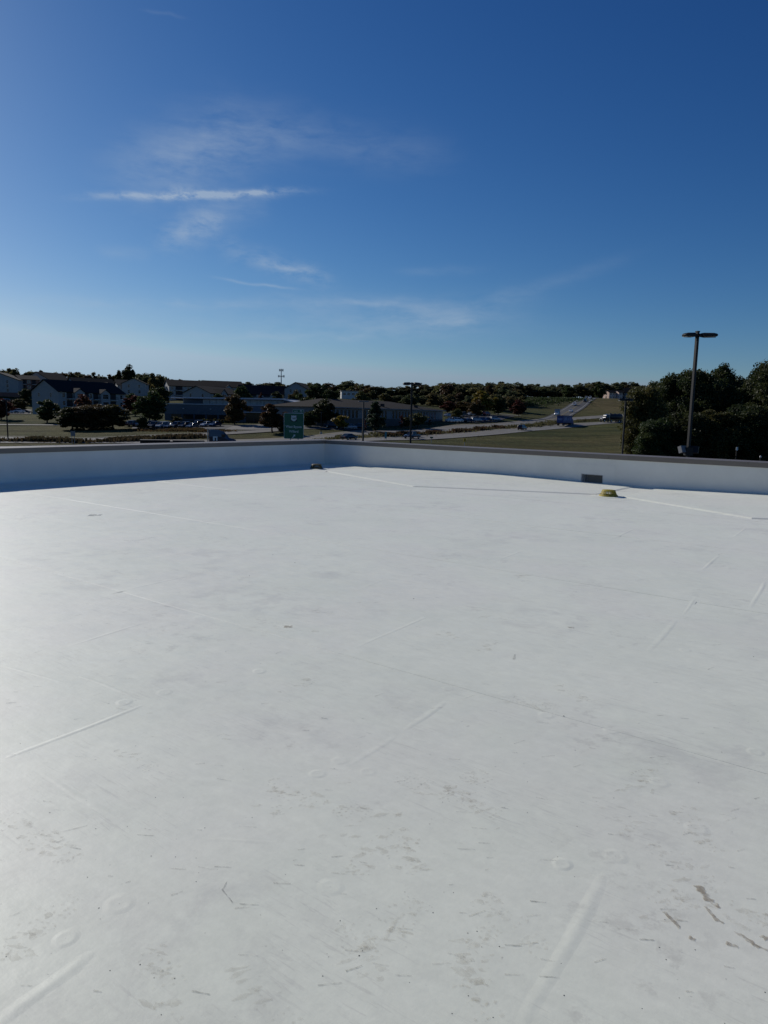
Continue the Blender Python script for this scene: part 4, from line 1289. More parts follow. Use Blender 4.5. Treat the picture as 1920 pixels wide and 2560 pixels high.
for k in range(n):
    a, b = c0 + (c1 - c0) * k / n, c0 + (c1 - c0) * (k + 1) / n
    MB().box(a + .07, b - .07, 4.9, 4.997, zl + .4, zt - .55).build('clerestory_pane', M_GLASSP, t)
MB().box(LB * .70, LB * .985, -2.6, -.26, zl * .58, zl * .58 + .28).build('entrance_canopy', M_TRIM, t)
MB().box(LB * .71, LB * .98, -.14, -.07, -1, zl * .56).build('entrance_glazing', M_GLASS, t)
for k in range(5):
    xk = LB * (.71 + .0675 * k); MB().box(xk - .05, xk + .05, -.2, -.142, -1, zl * .57).build('mullion', M_NAVY, t)
for k in range(6):
    o = MB().box(LB * (.06 + .105 * k), LB * (.06 + .105 * k) + 3.6, -.10, -.062, .6, zl * .40).build('window_band', M_GLASS, t)
for xk in (LB * .17, LB * .41):
    MB().box(xk - .18, xk + .18, -.35, -.02, zl * .72, zl * .72 + .3).build('wall_light', M_TRIM, t)
# sloping right wing
mb = MB(); mb.prism([(LB + .01, zt - .1), (LB + 8.2, zt - 2.0), (LB + 8.2, zt - 2.35), (LB + .01, zt - .45)], 'y', 1.5, 24)
mb.build('wing_roof', MATS['pale metal fascia'], t)
mb = MB(); mb.prism([(LB + .02, -2), (LB + 7.6, -2), (LB + 7.6, zt - 2.38), (LB + .02, zt - .55)], 'y', 2.4, 23)
mb.build('wing_wall', M_NAVY, t)
MB().box(LB + .1, LB + 7.7, 2.25, 2.397, zl - .9, zl - .68).build('wing_band', M_TRIM, t)
MB().box(LB + 4.2, LB + 12.5, -3.5, 9, -2, zl - 1.9).build('annex_wall', M_NAVY2, t)
MB().box(LB + 4.0, LB + 12.7, -3.7, 9.2, zl - 1.897, zl - 1.7).build('annex_coping', MATS['pale metal fascia'], t)
MB().box(LB + 4.6, LB + 7.4, -8.6, -8.2, -2.5, 1.6).build('screen_wall', M_BRICKG, t)

# cell tower on the skyline
p = gp(703, 640); hz = at(703, 922, 640).z - p.z
t = thing('cell_tower', 'slim cell tower with two antenna rings on the skyline', 'tower', p)
MB().tube((0, 0, -1), (0, 0, hz), .55, .32, 8).build('mast', mat('grey galvanised steel', (.30, .31, .32), .5, .4), t)
for zz, rr in ((hz - 1.2, 1.7), (hz - 6.5, 2.6)):
    o = MB().lathe([(rr - .15, -.12), (rr + .15, -.12), (rr + .15, .12), (rr - .15, .12)], 12, (0, 0, zz)).build('antenna_ring', MATS['grey galvanised steel'], t)
    for k in range(9):
        an = k * 2 * math.pi / 9
        MB().box(-.16, .16, -.09, .09, -1.0, 1.0, Matrix.Translation((rr * 1.05 * math.cos(an), rr * 1.05 * math.sin(an), zz)) @ Matrix.Rotation(an, 4, 'Z')).build('antenna', MATS['grey galvanised steel'], o)

# ------------------------------------------------------------------ light poles
M_POLE = mat('dark bronze pole paint', (.016, .0145, .0135), .5, 0, .08, spec=.3)
M_LENS = mat('frosted lamp lens', (.45, .44, .40), .3)
M_SILV = mat('dull silver paint', (.20, .20, .20), .6, .2)


def lamp_head(t, base, ang, L, W, H, m_, tilt=0.0, name='lamp_head'):
    M_ = Matrix.Translation(base) @ Matrix.Rotation(ang, 4, 'Z') @ Matrix.Rotation(-tilt, 4, 'Y')
    mb = MB()
    secs = [(0, .10, .05), (.16 * L, W * .25, H * .45), (.28 * L, W * .5, H * .5), (.80 * L, W * .5, H * .42), (.94 * L, W * .40, H * .28), (L, W * .26, H * .16)]
    ring = []
    for (x, hw, hh) in secs:
        ring.append([M_ @ Vector(q) for q in ((x, -hw, -hh * .8), (x, hw, -hh * .8), (x, hw, hh * .3), (x, hw * .6, hh), (x, -hw * .6, hh), (x, -hw, hh * .3))])
    mb.v = [tuple(q) for r_ in ring for q in r_]
    for i in range(len(secs) - 1):
        for j in range(6):
            mb.f.append((i * 6 + j, i * 6 + (j + 1) % 6, (i + 1) * 6 + (j + 1) % 6, (i + 1) * 6 + j))
    mb.f += [tuple(range(6)), tuple(range(len(mb.v) - 6, len(mb.v)))[::-1]]
    o = mb.build(name, m_, t)
    MB().box(.30 * L, .90 * L, -W * .36, W * .36, -H * .45, -H * .34, M_).build('lens', M_LENS, o)
    return o


# tall pole at the right, close to the building
top = at(1744, 830, 31.0)
t = thing('light_pole', 'tall bronze parking-lot light pole with twin heads in front of the dense trees', 'light pole', (top.x, top.y, 0), 0)
hz = top.z
MB().box(-.058, .058, -.058, .058, .8, hz, Matrix.Rotation(.35, 4, 'Z')).build('pole', M_POLE, t)
MB().lathe([(.36, 0), (.36, .78), (.30, .82), (.0, .82)], 20).build('concrete_base', M_KERB, t)
MB().box(-.07, .07, -.07, .07, hz, hz + .04, Matrix.Rotation(.35, 4, 'Z')).build('pole_cap', M_POLE, t)
lamp_head(t, Vector((.05, .02, hz - .14)), math.radians(-22), .76, .46, .19, M_POLE)
lamp_head(t, Vector((-.05, -.02, hz - .14)), math.radians(192), .60, .46, .19, M_POLE)
zl_ = at(1722, 1124, 31).z
for (x0, an, m_) in ((-.27, .5, M_SILV), (.24, -.6, M_POLE)):
    Mh = Matrix.Translation((x0, -.05, zl_)) @ Matrix.Rotation(an, 4, 'Z') @ Matrix.Rotation(-.35, 4, 'X')
    o = MB().box(-.17, .17, -.09, .09, -.15, .15, Mh).build('flood_head', m_, t)
    MB().box(-.14, .14, .091, .10, -.12, .12, Mh).build('lens', M_LENS, o)
MB().box(-.14, .16, -.14, .14, zl_ - .25, zl_ + .10).build('flood_bracket', M_POLE, t)

# slimmer twin-head pole in the middle
def simple_pole(u, d, vtop, label, heads, m_=None, wid=.10, hl=.72):
    m_ = m_ or M_POLE
    q = at(u, vtop, d); x, y = q.x, q.y; zb = tz(x, y)
    t = thing('light_pole', label, 'light pole', (x, y, zb))
    h_ = q.z - zb
    MB().box(-wid, wid, -wid, wid, -.4, h_).build('pole', m_, t)
    MB().lathe([(.33, -.3), (.33, .5), (.0, .52)], 14).build('concrete_base', M_KERB, t)
    for an in heads:
        lamp_head(t, Vector((wid * .7 * math.cos(an), wid * .7 * math.sin(an), h_ - .14)), an, hl, .5, .30, m_)
    return t


simple_pole(1030, 68, 956, 'twin-head light pole standing before the long office building and highway', (math.radians(-6), math.radians(184)), None, .085, .80)
simple_pole(1565, 78, 996, 'light pole beside the left edge of the dense trees', (math.radians(190), math.radians(20)), None, .08, .8)
simple_pole(15, 158, 1000, 'thin lamp post at the far left of the field', (math.radians(10), math.radians(190)), None, .10, .9)
simple_pole(803, 188, 1030, 'small post-top lamp right of the exit sign', (math.radians(90),), M_POLE, .10, .4)
q = at(909, 1004, 150)
t = thing('light_pole', 'wooden pole carrying a flat white bar of lights behind the parapet corner', 'light pole', (q.x, q.y, tz(q.x, q.y)))
h_ = q.z - tz(q.x, q.y)
MB().tube((0, 0, -.5), (0, 0, h_), .22, .16, 10).build('pole', mat('grey weathered wood', (.10, .09, .08), .9, var=.2), t)
MB().box(-1.05, 1.05, -.14, .14, h_, h_ + .16).build('light_bar', M_SILV, t)
for s_ in (-1, 1):
    lamp_head(t, Vector((s_ * .25, 0, h_ + .02)), 0 if s_ > 0 else math.pi, .85, .40, .22, M_SILV)

# ------------------------------------------------------------------ signs
M_GREEN = mat('sign green', (.010, .120, .062), .45, var=.06)
M_SIGNW = mat('sign white', (.70, .72, .70), .5, var=.04)
M_SIGNB = mat('sign black', (.02, .02, .02), .6)
M_GALV = MATS['grey galvanised steel']


def text_mesh(body, size, m_, name, parent, loc, align='CENTER', sx=1.0):
    cu = bpy.data.curves.new(name, 'FONT'); cu.body = body; cu.size = size; cu.align_x = align; cu.align_y = 'CENTER'; cu.extrude = .006; cu.offset = size * .012
    tmp = bpy.data.objects.new('tmp', cu); COL.objects.link(tmp)
    dg = bpy.context.evaluated_depsgraph_get()
    me = bpy.data.meshes.new_from_object(tmp.evaluated_get(dg)); bpy.data.objects.remove(tmp)
    me.materials.clear(); me.materials.append(m_)
    o = link(name, me, parent); o.location = loc; o.rotation_euler = (math.pi / 2, 0, 0); o.scale = (sx, 1, 1)
    return o


def rr_poly(w_, h_, r, n=5):
    out = []
    for cx_, cy_, a in ((w_ / 2 - r, h_ / 2 - r, 0), (-w_ / 2 + r, h_ / 2 - r, 90), (-w_ / 2 + r, -h_ / 2 + r, 180), (w_ / 2 - r, -h_ / 2 + r, 270)):
        for k in range(n + 1):
            an = math.radians(a + 90 * k / n); out.append((cx_ + r * math.cos(an), cy_ + r * math.sin(an)))
    return out


d_s = 124.0
c = at(734.5, 1065, d_s); gz = tz(c.x, c.y)
SW, SH = 48.8 * d_s / FPX, 63.5 * d_s / FPX
t = thing('exit_sign', 'large green highway exit sign for West Bypass and Willard', 'road sign', (c.x, c.y, gz), math.radians(5))
zc = c.z - gz
MB().prism([(x, z + zc) for x, z in rr_poly(SW, SH, .22)], 'y', 0, .05).build('panel_border', M_SIGNW, t)
MB().prism([(x, z + zc) for x, z in rr_poly(SW - .12, SH - .12, .18)], 'y', -.008, -.001).build('panel_face', M_GREEN, t)
TW, TH_ = 1.9, .62
tx, tzc = SW / 2 - TW / 2, zc + SH / 2 + TH_ / 2 + .03
MB().prism([(x + tx, z + tzc) for x, z in rr_poly(TW, TH_, .1)], 'y', 0, .05).build('tab_border', M_SIGNW, t)
MB().prism([(x + tx, z + tzc) for x, z in rr_poly(TW - .08, TH_ - .08, .08)], 'y', -.008, -.001).build('tab_face', M_GREEN, t)
text_mesh('EXIT', .30, M_SIGNW, 'tab_lettering', t, (tx - .36, -.016, tzc - .03)); text_mesh('75', .48, M_SIGNW, 'tab_number', t, (tx + .48, -.016, tzc))
shx = 0.0; zs = zc + SH * .30
sh = [(-.46, .42), (-.36, .50), (-.18, .44), (0, .50), (.18, .44), (.36, .50), (.46, .42), (.40, .24), (.46, .0), (.44, -.26), (.24, -.42), (0, -.52), (-.24, -.42), (-.44, -.26), (-.46, 0), (-.40, .24)]
o = MB().prism([(x, z + zs) for x, z in rr_poly(1.06, 1.10, .12)], 'y', -.013, -.009).build('shield_backing', M_SIGNB, t)
MB().prism([(x * 1.02 + shx, z + zs) for x, z in sh], 'y', -.019, -.0135).build('route_shield', M_SIGNW, t)
text_mesh('160', .46, M_SIGNB, 'route_number', t, (shx, -.026, zs - .02), 'CENTER', .9)
text_mesh('West Bypass', .62, M_SIGNW, 'lettering', t, (0, -.016, zc - SH * .03), 'CENTER', .86)
text_mesh('Willard', .62, M_SIGNW, 'lettering', t, (0, -.016, zc - SH * .215), 'CENTER', .86)
za = zc - SH * .395
mb = MB(); R45 = Matrix.Translation((.0, 0, za)) @ Matrix.Rotation(math.radians(-52), 4, 'Y')
for (x0, x1, z0, z1) in ((-.36, .14, -.075, .075),):
    mb.box(x0, x1, -.016, -.010, z0, z1, R45)
mb.add([R45 @ Vector(q) for q in ((.08, -.0165, -.24), (.40, -.0165, 0), (.08, -.0165, .24), (.08, -.0105, -.24), (.40, -.0105, 0), (.08, -.0105, .24))], [(0, 1, 2), (5, 4, 3), (0, 3, 4, 1), (1, 4, 5, 2), (2, 5, 3, 0)])
mb.build('arrow', M_SIGNW, t)
for s_ in (-.55, .75):
    MB().box(s_ - .09, s_ + .09, .055, .22, -.6, zc + SH * .35).build('post', M_GALV, t)


def small_sign(u, v0, v1, d, wpx, label, face, posts=2, m_back=None, extra=None):
    a, b = at(u, v0, d), at(u, v1, d); gz = tz(a.x, a.y)
    w_ = wpx * d / FPX
    t = thing('road_sign', label, 'road sign', (a.x, a.y, gz), math.radians(6))
    MB().prism([(x, z + (a.z + b.z) / 2 - gz) for x, z in rr_poly(w_, a.z - b.z, min(w_, a.z - b.z) * .08)], 'y', 0, .03).build('panel', face, t)
    for k in range(posts):
        x = (k - (posts - 1) / 2) * w_ * .55
        MB().box(x - .05, x + .05, .032, .13, -.5, (a.z - gz) - .1).build('post', M_POLE if d < 130 else M_GALV, t)
    if extra:
        extra(t, w_, a.z - gz, b.z - gz)
    return t


small_sign(182, 1078, 1090, 152, 11, 'bare grey back of a two-post road sign at left', mat('sign back aluminium', (.20, .20, .21), .5, .4), 2)
small_sign(964.5, 1079, 1096, 172, 5.2, 'narrow teal sign on the median near the pickup', mat('teal sign', (.03, .17, .21), .5), 2)
small_sign(1079, 1092, 1096, 160, 8, 'tiny green street-name sign on the near verge', M_GREEN, 1)
def amber(t, w_, za, zb):
    MB().box(-w_ * .3, w_ * .3, -.012, -.002, (za + zb) / 2 - .06, (za + zb) / 2 + .06).build('dark_legend', M_SIGNB, t)
small_sign(1162, 1096.5, 1104.5, 140, 6, 'small yellow warning sign on the near verge', mat('warning yellow', (.78, .46, .02), .5, var=.05), 1, None, amber)
def blue_low(t, w_, za, zb):
    MB().box(-w_ * .5, w_ * .5, -.012, -.002, zb + .02, zb + (za - zb) * .48).build('blue_panel', mat('service blue', (.05, .10, .20), .5), t)
small_sign(1577, 1063, 1081, 128, 15, 'white and blue service sign at the edge of the dense trees', M_SIGNW, 2, None, blue_low)
small_sign(1843, 1118, 1126, 96, 5, 'little white sign before the dark trees at right', M_SIGNW, 1)
q = at(1901.5, 1142, 60); t = thing('bollard_light', 'white globe bollard light low at the right edge', 'light', (q.x, q.y, tz(q.x, q.y)))
hh = q.z - tz(q.x, q.y)
MB().tube((0, 0, -.2), (0, 0, hh), .05, .05, 8).build('post', M_POLE, t)
MB().lathe([(0, -.10), (.06, -.08), (.10, 0), (.06, .08), (0, .10)], 12, (0, 0, hh)).build('globe', M_TRIM, t, True)

# ------------------------------------------------------------------ vehicles
M_TYRE = mat('tyre rubber', (.018, .018, .018), .9)
M_RIM = mat('alloy rim', (.35, .35, .36), .35, .7)
M_HEADL = mat('headlight plastic', (.70, .70, .68), .15, .0, spec=.8)
M_TAILL = mat('tail light red', (.35, .01, .01), .25)
_paint = {}


def paint(name, col):
    if name not in _paint:
        _paint[name] = mat('car paint ' + name, col, .3, .15, .03, coat=.6)
    return _paint[name]


PAINTS = {'black': (.012, .012, .014), 'white': (.70, .70, .69), 'silver': (.38, .39, .40), 'navy': (.016, .022, .05), 'grey': (.12, .125, .13), 'red': (.20, .02, .02), 'blue': (.03, .07, .18)}
_wheel = {}


def wheel_meshes(r, w_):
    k = (r, w_)
    if k not in _wheel:
        a, b = MB(), MB()
        def lat(mb, prof, n=16):
            for rr, y in prof:
                mb.v += [(rr * math.cos(2 * math.pi * i / n), y, rr * math.sin(2 * math.pi * i / n)) for i in range(n)]
            base = len(mb.v) - len(prof) * n
            for j in range(len(prof) - 1):
                mb.f += [(base + j * n + i, base + j * n + (i + 1) % n, base + (j + 1) * n + (i + 1) % n, base + (j + 1) * n + i) for i in range(n)]
        lat(a, [(r * .60, -w_ / 2), (r * .93, -w_ / 2), (r, -w_ * .3), (r, w_ * .3), (r * .93, w_ / 2), (r * .60, w_ / 2)])
        lat(b, [(.02, -w_ * .42), (r * .25, -w_ * .45), (r * .60, -w_ * .40), (r * .60, w_ * .40), (r * .25, w_ * .45), (.02, w_ * .42)])
        _wheel[k] = (a.mesh('wheel', M_TYRE), b.mesh('rim', M_RIM))
    return _wheel[k]


def put_wheel(t, x, y, r, w_=.22):
    a, b = wheel_meshes(r, w_)
    o = link('wheel', a, t); o.location = (x, y, r); link('rim', b, o)


def loft(mb, secs):
    """stations (x, z_bottom, z_top, half width, top half width)"""
    for (x, zb, zt_, hw, tw) in secs:
        zm = zb + (zt_ - zb) * .55
        mb.v += [(x, -hw * .92, zb), (x, hw * .92, zb), (x, hw, zm), (x, tw, zt_), (x, -tw, zt_), (x, -hw, zm)]
    n = len(secs)
    for i in range(n - 1):
        for j in range(6):
            mb.f.append((i * 6 + j, i * 6 + (j + 1) % 6, (i + 1) * 6 + (j + 1) % 6, (i + 1) * 6 + j))
    mb.f += [tuple(range(6)), tuple(range((n - 1) * 6, n * 6))[::-1]]


SPEC = {  # body stations, greenhouse (x0,x1 bottom, x0,x1 top, z0, z1, half widths), wheels x, wheel r, length
    'sedan': ([(-2.35, .35, .80, .74, .66), (-2.2, .25, .93, .86, .76), (-1.3, .22, .97, .90, .80), (1.0, .22, .93, .90, .80), (1.9, .24, .80, .87, .76), (2.35, .32, .66, .74, .62)],
              (-1.75, 1.15, -1.05, .35, .92, 1.43, .78, .58), (-1.40, 1.42), .33),
    'suv': ([(-2.35, .40, .95, .80, .74), (-2.25, .28, 1.10, .90, .84), (-1.2, .26, 1.12, .94, .86), (1.0, .26, 1.08, .94, .84), (2.0, .30, .98, .90, .80), (2.35, .38, .80, .80, .70)],
            (-2.25, 1.25, -1.95, .45, 1.08, 1.75, .84, .68), (-1.42, 1.45), .38),
    'pickup': ([(-2.9, .48, .98, .88, .86), (-2.8, .40, 1.10, .94, .90), (-1.0, .38, 1.12, .96, .90), (1.0, .38, 1.14, .96, .88), (2.5, .40, 1.06, .94, .84), (2.88, .45, .85, .86, .78)],
               (-1.05, 1.35, -.85, .60, 1.10, 1.86, .84, .70), (-1.85, 1.80), .40),
}
_car = {}


def car_meshes(kind, pname):
    if (kind, pname) in _car:
        return _car[(kind, pname)]
    secs, g, wx, wr = SPEC[kind]; pm_ = paint(pname, PAINTS[pname])
    b = MB(); loft(b, secs)
    gl = MB(); x0, x1, a0, a1, z0, z1, hb, ht = g
    gl.add([(x0, -hb, z0), (x1, -hb, z0), (x1, hb, z0), (x0, hb, z0), (a0, -ht, z1 - .05), (a1, -ht, z1 - .05), (a1, ht, z1 - .05), (a0, ht, z1 - .05)],
           [(0, 1, 5, 4), (1, 2, 6, 5), (2, 3, 7, 6), (3, 0, 4, 7), (4, 5, 6, 7)])
    rf = MB(); rf.add([(a0 - .06, -ht - .02, z1 - .052), (a1 + .05, -ht - .02, z1 - .052), (a1 + .05, ht + .02, z1 - .052), (a0 - .06, ht + .02, z1 - .052), (a0 + .1, -ht * .8, z1), (a1 - .1, -ht * .8, z1), (a1 - .1, ht * .8, z1), (a0 + .1, ht * .8, z1)],
           [(3, 2, 1, 0), (0, 1, 5, 4), (1, 2, 6, 5), (2, 3, 7, 6), (3, 0, 4, 7), (4, 5, 6, 7)])
    # pillars
    for (pb, pt_) in (((x0, z0), (a0, z1 - .05)), ((x1, z0), (a1, z1 - .05)), (((x0 + x1) / 2 - .1, z0), ((a0 + a1) / 2 - .1, z1 - .05))):
        for s_ in (-1, 1):
            rf.tube((pb[0], s_ * (hb + .006), pb[1]), (pt_[0], s_ * (ht + .006), pt_[1]), .045, .04, 5)
    xf, xr = secs[-1][0], secs[0][0]
    hl = MB().box(xf - .10, xf + .02, -.14, .14, -.07, .07); tl = MB().box(xr - .02, xr + .06, -.12, .12, -.10, .10)
    _car[(kind, pname)] = (b.mesh('body', pm_, False), gl.mesh('windows', M_GLASS), rf.mesh('roof', pm_), hl.mesh('headlight', M_HEADL), tl.mesh('taillight', M_TAILL))
    return _car[(kind, pname)]


def car(kind, pname, x, y, rz, label, group=None, cat=None):
    z = tz(x, y) + .14
    t = thing({'sedan': 'car', 'suv': 'suv', 'pickup': 'pickup_truck'}[kind], label, cat or {'sedan': 'car', 'suv': 'suv', 'pickup': 'pickup'}[kind], (x, y, z), rz, group)
    t.rotation_euler[1] = -math.atan2(tz(x + math.cos(rz) * 2, y + math.sin(rz) * 2) - tz(x - math.cos(rz) * 2, y - math.sin(rz) * 2), 4.0)
    b, gl, rf, hl, tl = car_meshes(kind, pname)
    link('body', b, t); link('windows', gl, t); link('roof', rf, t)
    secs, g, wx, wr = SPEC[kind]
    for s_ in (-1, 1):
        o = link('headlight', hl, t); o.location = (0, s_ * .58, secs[-1][2] - .08)
        o = link('taillight', tl, t); o.location = (0, s_ * .62, secs[0][2] - .10)
        for xw in wx:
            put_wheel(t, xw, s_ * (secs[2][3] - .10), wr)
    return t


def along(line, u, off=0.0):
    """point and heading on a road at photo column u, off metres to the left"""
    best = min(range(1, len(line) - 1), key=lambda i: abs(960 + FPX * line[i].x / line[i].y - u))
    d = (line[best + 1] - line[best - 1]).normalized(); p = line[best] + Vector((-d.y, d.x)) * off
    return p, math.atan2(d.y, d.x)


p, a = along(near_line, 885, 1.4); car('sedan', 'black', p.x, p.y, a, 'black sedan on the highway just right of the parapet corner')
p, a = along(near_line, 1018, -1.6); car('pickup', 'navy', p.x, p.y, a + math.pi, 'dark pickup on the highway passing the twin-head light pole')
p, a = along(near_line, 1290, -1.2); car('suv', 'black', p.x, p.y, a, 'black suv on the highway left of the blue truck')

# blue semi-trailer truck heading away
def trailer_truck():
    p, a = along(near_line, 1402, 0.6)
    t = thing('box_truck', 'dark blue lorry with pale printed sides on the highway bend', 'truck', (p.x, p.y, tz(p.x, p.y) + .14), a + .16)
    blue = mat('lorry blue', (.024, .045, .16), .55, 0, .08)
    pale = mat('lorry print', (.12, .18, .34), .6, 0, .5, 1.2)
    L = 13.0
    o = MB().box(-L / 2, L / 2, -1.28, 1.28, 1.05, 4.05).build('cargo_box', blue, t)
    for s_ in (-1, 1):
        for (x0, x1, z0, z1) in ((-5.4, -1.0, 1.9, 3.4), (-.4, 2.6, 2.0, 3.2), (3.2, 5.2, 1.8, 3.5)):
            MB().prism([(x0, z0), (x1, z0 + .3), (x1 - .5, z1), (x0 + .6, z1 - .3)], 'y', s_ * 1.283, s_ * 1.292).build('side_print', pale, o)
    MB().box(-L / 2 - .012, -L / 2 - .002, -.9, .9, 2.1, 2.9).build('rear_print', pale, o)
    for zz in (1.2, 3.95):
        MB().box(-L / 2 - .03, L / 2 + .03, -1.30, 1.30, zz - .05, zz + .05).build('rail', M_DARK, o)
    MB().box(-L / 2 + .2, L / 2 + 3.2, -.5, .5, .75, 1.04).build('chassis', M_DARK, t)
    cab = MB(); loft(cab, [(L / 2 + .7, .7, 2.9, 1.15, 1.0), (L / 2 + 1.4, .6, 3.0, 1.2, 1.0), (L / 2 + 2.4, .6, 2.5, 1.2, .95), (L / 2 + 2.9, .6, 1.7, 1.15, .95), (L / 2 + 3.7, .65, 1.45, 1.0, .85)])
    cb = cab.build('cab', blue, t)
    MB().box(L / 2 + 2.2, L / 2 + 2.75, -.92, .92, 1.75, 2.35, Matrix.Identity(4)).build('windscreen', M_GLASS, cb)
    for xw in (-L / 2 + .9, -L / 2 + 2.1, L / 2 - 1.2, L / 2 - .1, L / 2 + 2.7):
        for s_ in (-1, 1):
            put_wheel(t, xw, s_ * 1.05, .5, .45)
    for s_ in (-1, 1):
        MB().box(-L / 2 - .02, -L / 2, s_ * 1.0 - .12, s_ * 1.0 + .12, .8, .95).build('taillight', M_TAILL, t)


trailer_truck()


def tanker():
    p, a = along(near_line, 1516, 0.4)
    t = thing('tank_truck', 'black tank truck following round the highway bend by the light pole', 'truck', (p.x, p.y, tz(p.x, p.y) + .14), a + math.pi)
    blk = paint('black', PAINTS['black'])
    MB().box(-5.6, 4.6, -.5, .5, .75, 1.05).build('chassis', M_DARK, t)
    n = 16; mb = MB()
    prof = [(-5.4, .2), (-5.3, .95), (-5.0, 1.2), (1.2, 1.2), (1.5, .95), (1.6, .2)]
    for x, r in prof:
        mb.v += [(x, r * math.cos(2 * math.pi * i / n), 2.35 + r * math.sin(2 * math.pi * i / n)) for i in range(n)]
    for j in range(len(prof) - 1):
        mb.f += [(j * n + i, j * n + (i + 1) % n, (j + 1) * n + (i + 1) % n, (j + 1) * n + i) for i in range(n)]
    mb.f += [tuple(range(n)), tuple(range(len(mb.v) - n, len(mb.v)))]
    tk = mb.build('tank', mat('dull tank steel', (.03, .032, .035), .5, .2), t, True)
    for x in (-4, -1.8, .4):
        MB().lathe([(.32, 0), (.32, .28), (.0, .32)], 12, (x, 0, 3.5)).build('hatch', blk, tk)
    cab = MB(); loft(cab, [(1.9, .6, 3.1, 1.15, 1.0), (2.3, .55, 3.3, 1.2, 1.0), (3.5, .55, 3.0, 1.2, .95), (3.9, .6, 1.9, 1.15, .9), (5.3, .6, 1.7, 1.0, .85), (5.5, .65, 1.4, .95, .8)])
    cb = cab.build('cab', blk, t)
    MB().box(3.45, 3.80, -.9, .9, 2.0, 2.7).build('windscreen', M_GLASS, cb)
    for s_ in (-1, 1):
        MB().tube((1.75, s_ * 1.0, 1), (1.75, s_ * 1.0, 3.7), .09, .09, 8).build('exhaust_stack', M_RIM, t)
        MB().box(5.42, 5.52, s_ * .75 - .14, s_ * .75 + .14, .95, 1.15).build('headlight', M_HEADL, t)
        for xw in (-4.6, -3.4, .9, 4.5):
            put_wheel(t, xw, s_ * 1.05, .5, .4)


tanker()


def flatbed():
    p, a = along(near_line, 548, 0.0)
    t = thing('flatbed_truck', 'navy semi tractor pulling an empty low flatbed behind the left parapet', 'truck', (p.x, p.y, tz(p.x, p.y) + .14), a)
    nv = paint('navy', PAINTS['navy'])
    topz = at(548, 1074, p.y).z - (tz(p.x, p.y) + .14)
    cab = MB(); loft(cab, [(-2.1, .6, topz - .05, 1.2, 1.05), (-1.9, .55, topz, 1.25, 1.1), (-.2, .55, topz - .02, 1.25, 1.08), (.8, .55, topz - .35, 1.22, 1.0), (1.5, .6, topz - 1.0, 1.18, .95), (1.9, .6, topz - 1.6, 1.12, .9), (3.2, .65, topz - 2.0, 1.0, .85), (3.45, .7, topz - 2.5, .95, .8)])
    cb = cab.build('cab', nv, t)
    for s_ in (-1, 1):
        MB().box(.35, 1.15, s_ * 1.235 - .01, s_ * 1.235 + .01, topz - 1.5, topz - .9).build('side_window', M_GLASS, cb)
        MB().tube((-2.3, s_ * .95, 1.0), (-2.3, s_ * .95, topz + .2), .08, .08, 8).build('exhaust_stack', M_RIM, t)
    MB().box(-1.35, -1.0, -1.285, -1.255, topz - 2.2, topz - 1.35).build('white_stripe', M_SIGNW, cb); MB().box(-.72, -.45, -1.285, -1.255, topz - 2.2, topz - 1.35).build('white_stripe', M_SIGNW, cb)
    MB().box(-1.0, -.72, -1.284, -1.256, topz - 1.60, topz - 1.35).build('white_stripe', M_SIGNW, cb)
    bed = 1.42
    MB().box(-9.2, -3.0, -1.28, 1.28, bed - .25, bed).build('flatbed_deck', M_DARK, t); MB().box(-15.4, -9.7, -1.28, 1.28, bed - .22, bed + .04).build('flatbed_deck', M_DARK, t)
    MB().box(-15.4, -2.2, -.45, .45, .75, 1.16).build('chassis', M_DARK, t)
    for xw in (-14.4, -13.2, -12.0, -3.4, -2.2, 2.6):
        for s_ in (-1, 1):
            put_wheel(t, xw, s_ * 1.0, .5, .4)


flatbed()
# vehicles on the hill road
HILL = [(1424, 1.6, 'van', 'white', 'white-nosed box van coming down the hill road'), (1440, 1.9, 'sedan', 'white', 'white car beside the box van on the hill road, second vehicle up'),
        (1455, -1.8, 'pickup', 'white', 'white pickup halfway up the hill road'), (1461, 1.8, 'suv', 'black', 'dark suv near the top of the hill road'),
        (1458, 1.6, 'sedan', 'silver', 'silver car at the hill crest, left of the leading truck'), (1471, 1.8, 'pickup', 'white', 'white truck cresting the hill road')]
hl_d = {0: 352, 1: 380, 2: 425, 3: 452, 4: 496, 5: 486}
for i, (u, off, kind, c, l) in enumerate(HILL):
    j = min(range(1, len(hill_line) - 1), key=lambda k: abs(hill_line[k].y - hl_d[i]))
    d = (hill_line[j + 1] - hill_line[j - 1]).normalized(); pos = hill_line[j] + Vector((d.y, -d.x)) * (off if i in (1, 3, 5) else -abs(off))
    rz = math.atan2(-d.y, -d.x)
    if kind == 'van':
        t = thing('box_van', l, 'van', (pos.x, pos.y, tz(pos.x, pos.y) + .14), rz)
        MB().box(-3.6, .8, -1.1, 1.1, .7, 3.3).build('cargo_box', mat('grey van box', (.25, .26, .28), .5), t)
        cab = MB(); loft(cab, [(.85, .45, 2.1, 1.0, .85), (1.5, .4, 2.15, 1.02, .8), (2.1, .4, 1.4, 1.02, .86), (3.1, .42, 1.15, .98, .82), (3.3, .45, .95, .9, .75)])
        cb = cab.build('cab', paint('white', PAINTS['white']), t)
        MB().box(1.45, 1.95, -.75, .75, 1.45, 1.95).build('windscreen', M_GLASS, cb)
        for s_ in (-1, 1):
            MB().box(3.26, 3.36, s_ * .65 - .12, s_ * .65 + .12, .75, .9).build('headlight', M_HEADL, t)
            for xw in (-2.4, 2.3):
                put_wheel(t, xw, s_ * .92, .38, .26)
    else:
        car(kind, c, pos.x, pos.y, rz, l)

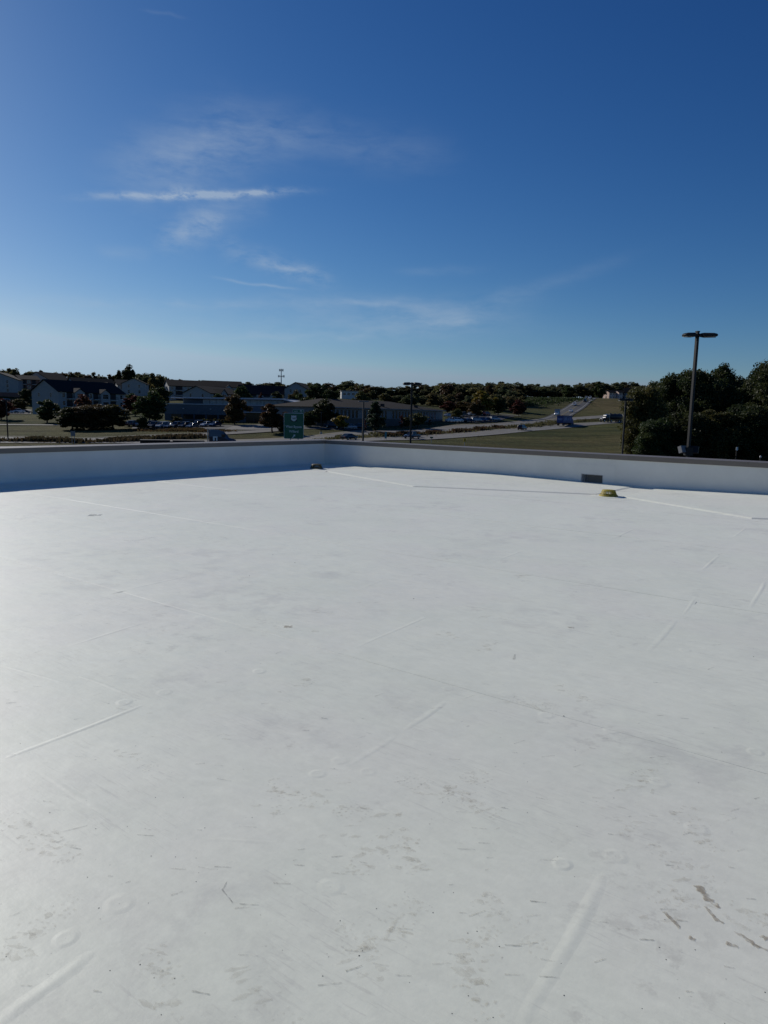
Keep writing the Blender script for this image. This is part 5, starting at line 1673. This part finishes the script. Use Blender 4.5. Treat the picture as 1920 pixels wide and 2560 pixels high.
# parked cars
def parked(u0, u1, d0, d1, n, cols, rz, where, group, kinds=('sedan', 'suv', 'sedan'), seed=1, dv=0.0):
    r = random.Random(seed); seen = {}
    for i in range(n):
        f = i / max(1, n - 1); u, d = u0 + (u1 - u0) * f, d0 + (d1 - d0) * f + r.uniform(-dv, dv)
        c = cols[i % len(cols)]; k = kinds[(i * 2 + seed) % len(kinds)]
        w_ = {'sedan': 'car', 'suv': 'suv', 'pickup': 'pickup'}[k]
        place = 'left end' if f < .2 else 'left half' if f < .45 else 'middle' if f < .6 else 'right half' if f < .85 else 'right end'
        car(k, c, gx(u, d), d, rz + r.uniform(-.06, .06), '%s %s parked at the %s of %s' % (c, w_, place, where), group)


parked(320, 416, 212, 211, 7, ('black', 'grey', 'silver', 'black', 'navy', 'grey', 'white'), math.radians(80), 'the back row before the blue building', 'back row before the blue building', seed=2)
parked(368, 480, 205, 204, 7, ('grey', 'black', 'silver', 'navy', 'black', 'black', 'grey'), math.radians(255), 'the front row before the blue building', 'front row before the blue building', ('sedan', 'suv', 'pickup'), seed=3)
parked(494, 538, 210, 209, 3, ('black', 'silver', 'navy'), math.radians(250), 'the short row near the blue entrance', 'short row near the blue entrance', seed=4)
car('suv', 'black', gx(832, 203), 203, math.radians(170), 'black suv parked below the broad dark tree behind the exit sign')
car('sedan', 'silver', gx(872, 204), 204, math.radians(200), 'silver car parked beneath the yellow bush')
car('suv', 'black', gx(896, 206), 206, math.radians(190), 'black suv parked behind the wooden light-bar pole')
parked(1128, 1236, 262, 288, 8, ('white', 'white', 'black', 'navy', 'silver', 'blue', 'navy', 'silver'), math.radians(30), 'the front row in the far car park', 'front row in the far car park', seed=5, dv=1)
parked(1120, 1215, 290, 312, 6, ('silver', 'black', 'grey', 'white', 'black', 'red'), math.radians(50), 'the back row in the far car park', 'back row in the far car park', seed=6, dv=1)
parked(6, 62, 272, 275, 5, ('silver', 'white', 'grey', 'white', 'black'), math.radians(20), 'the near row in the apartment car park', 'near row in the apartment car park', seed=7)
parked(-4, 46, 326, 328, 3, ('silver', 'white', 'grey'), math.radians(10), 'the upper apartment road', 'upper apartment road', seed=8)
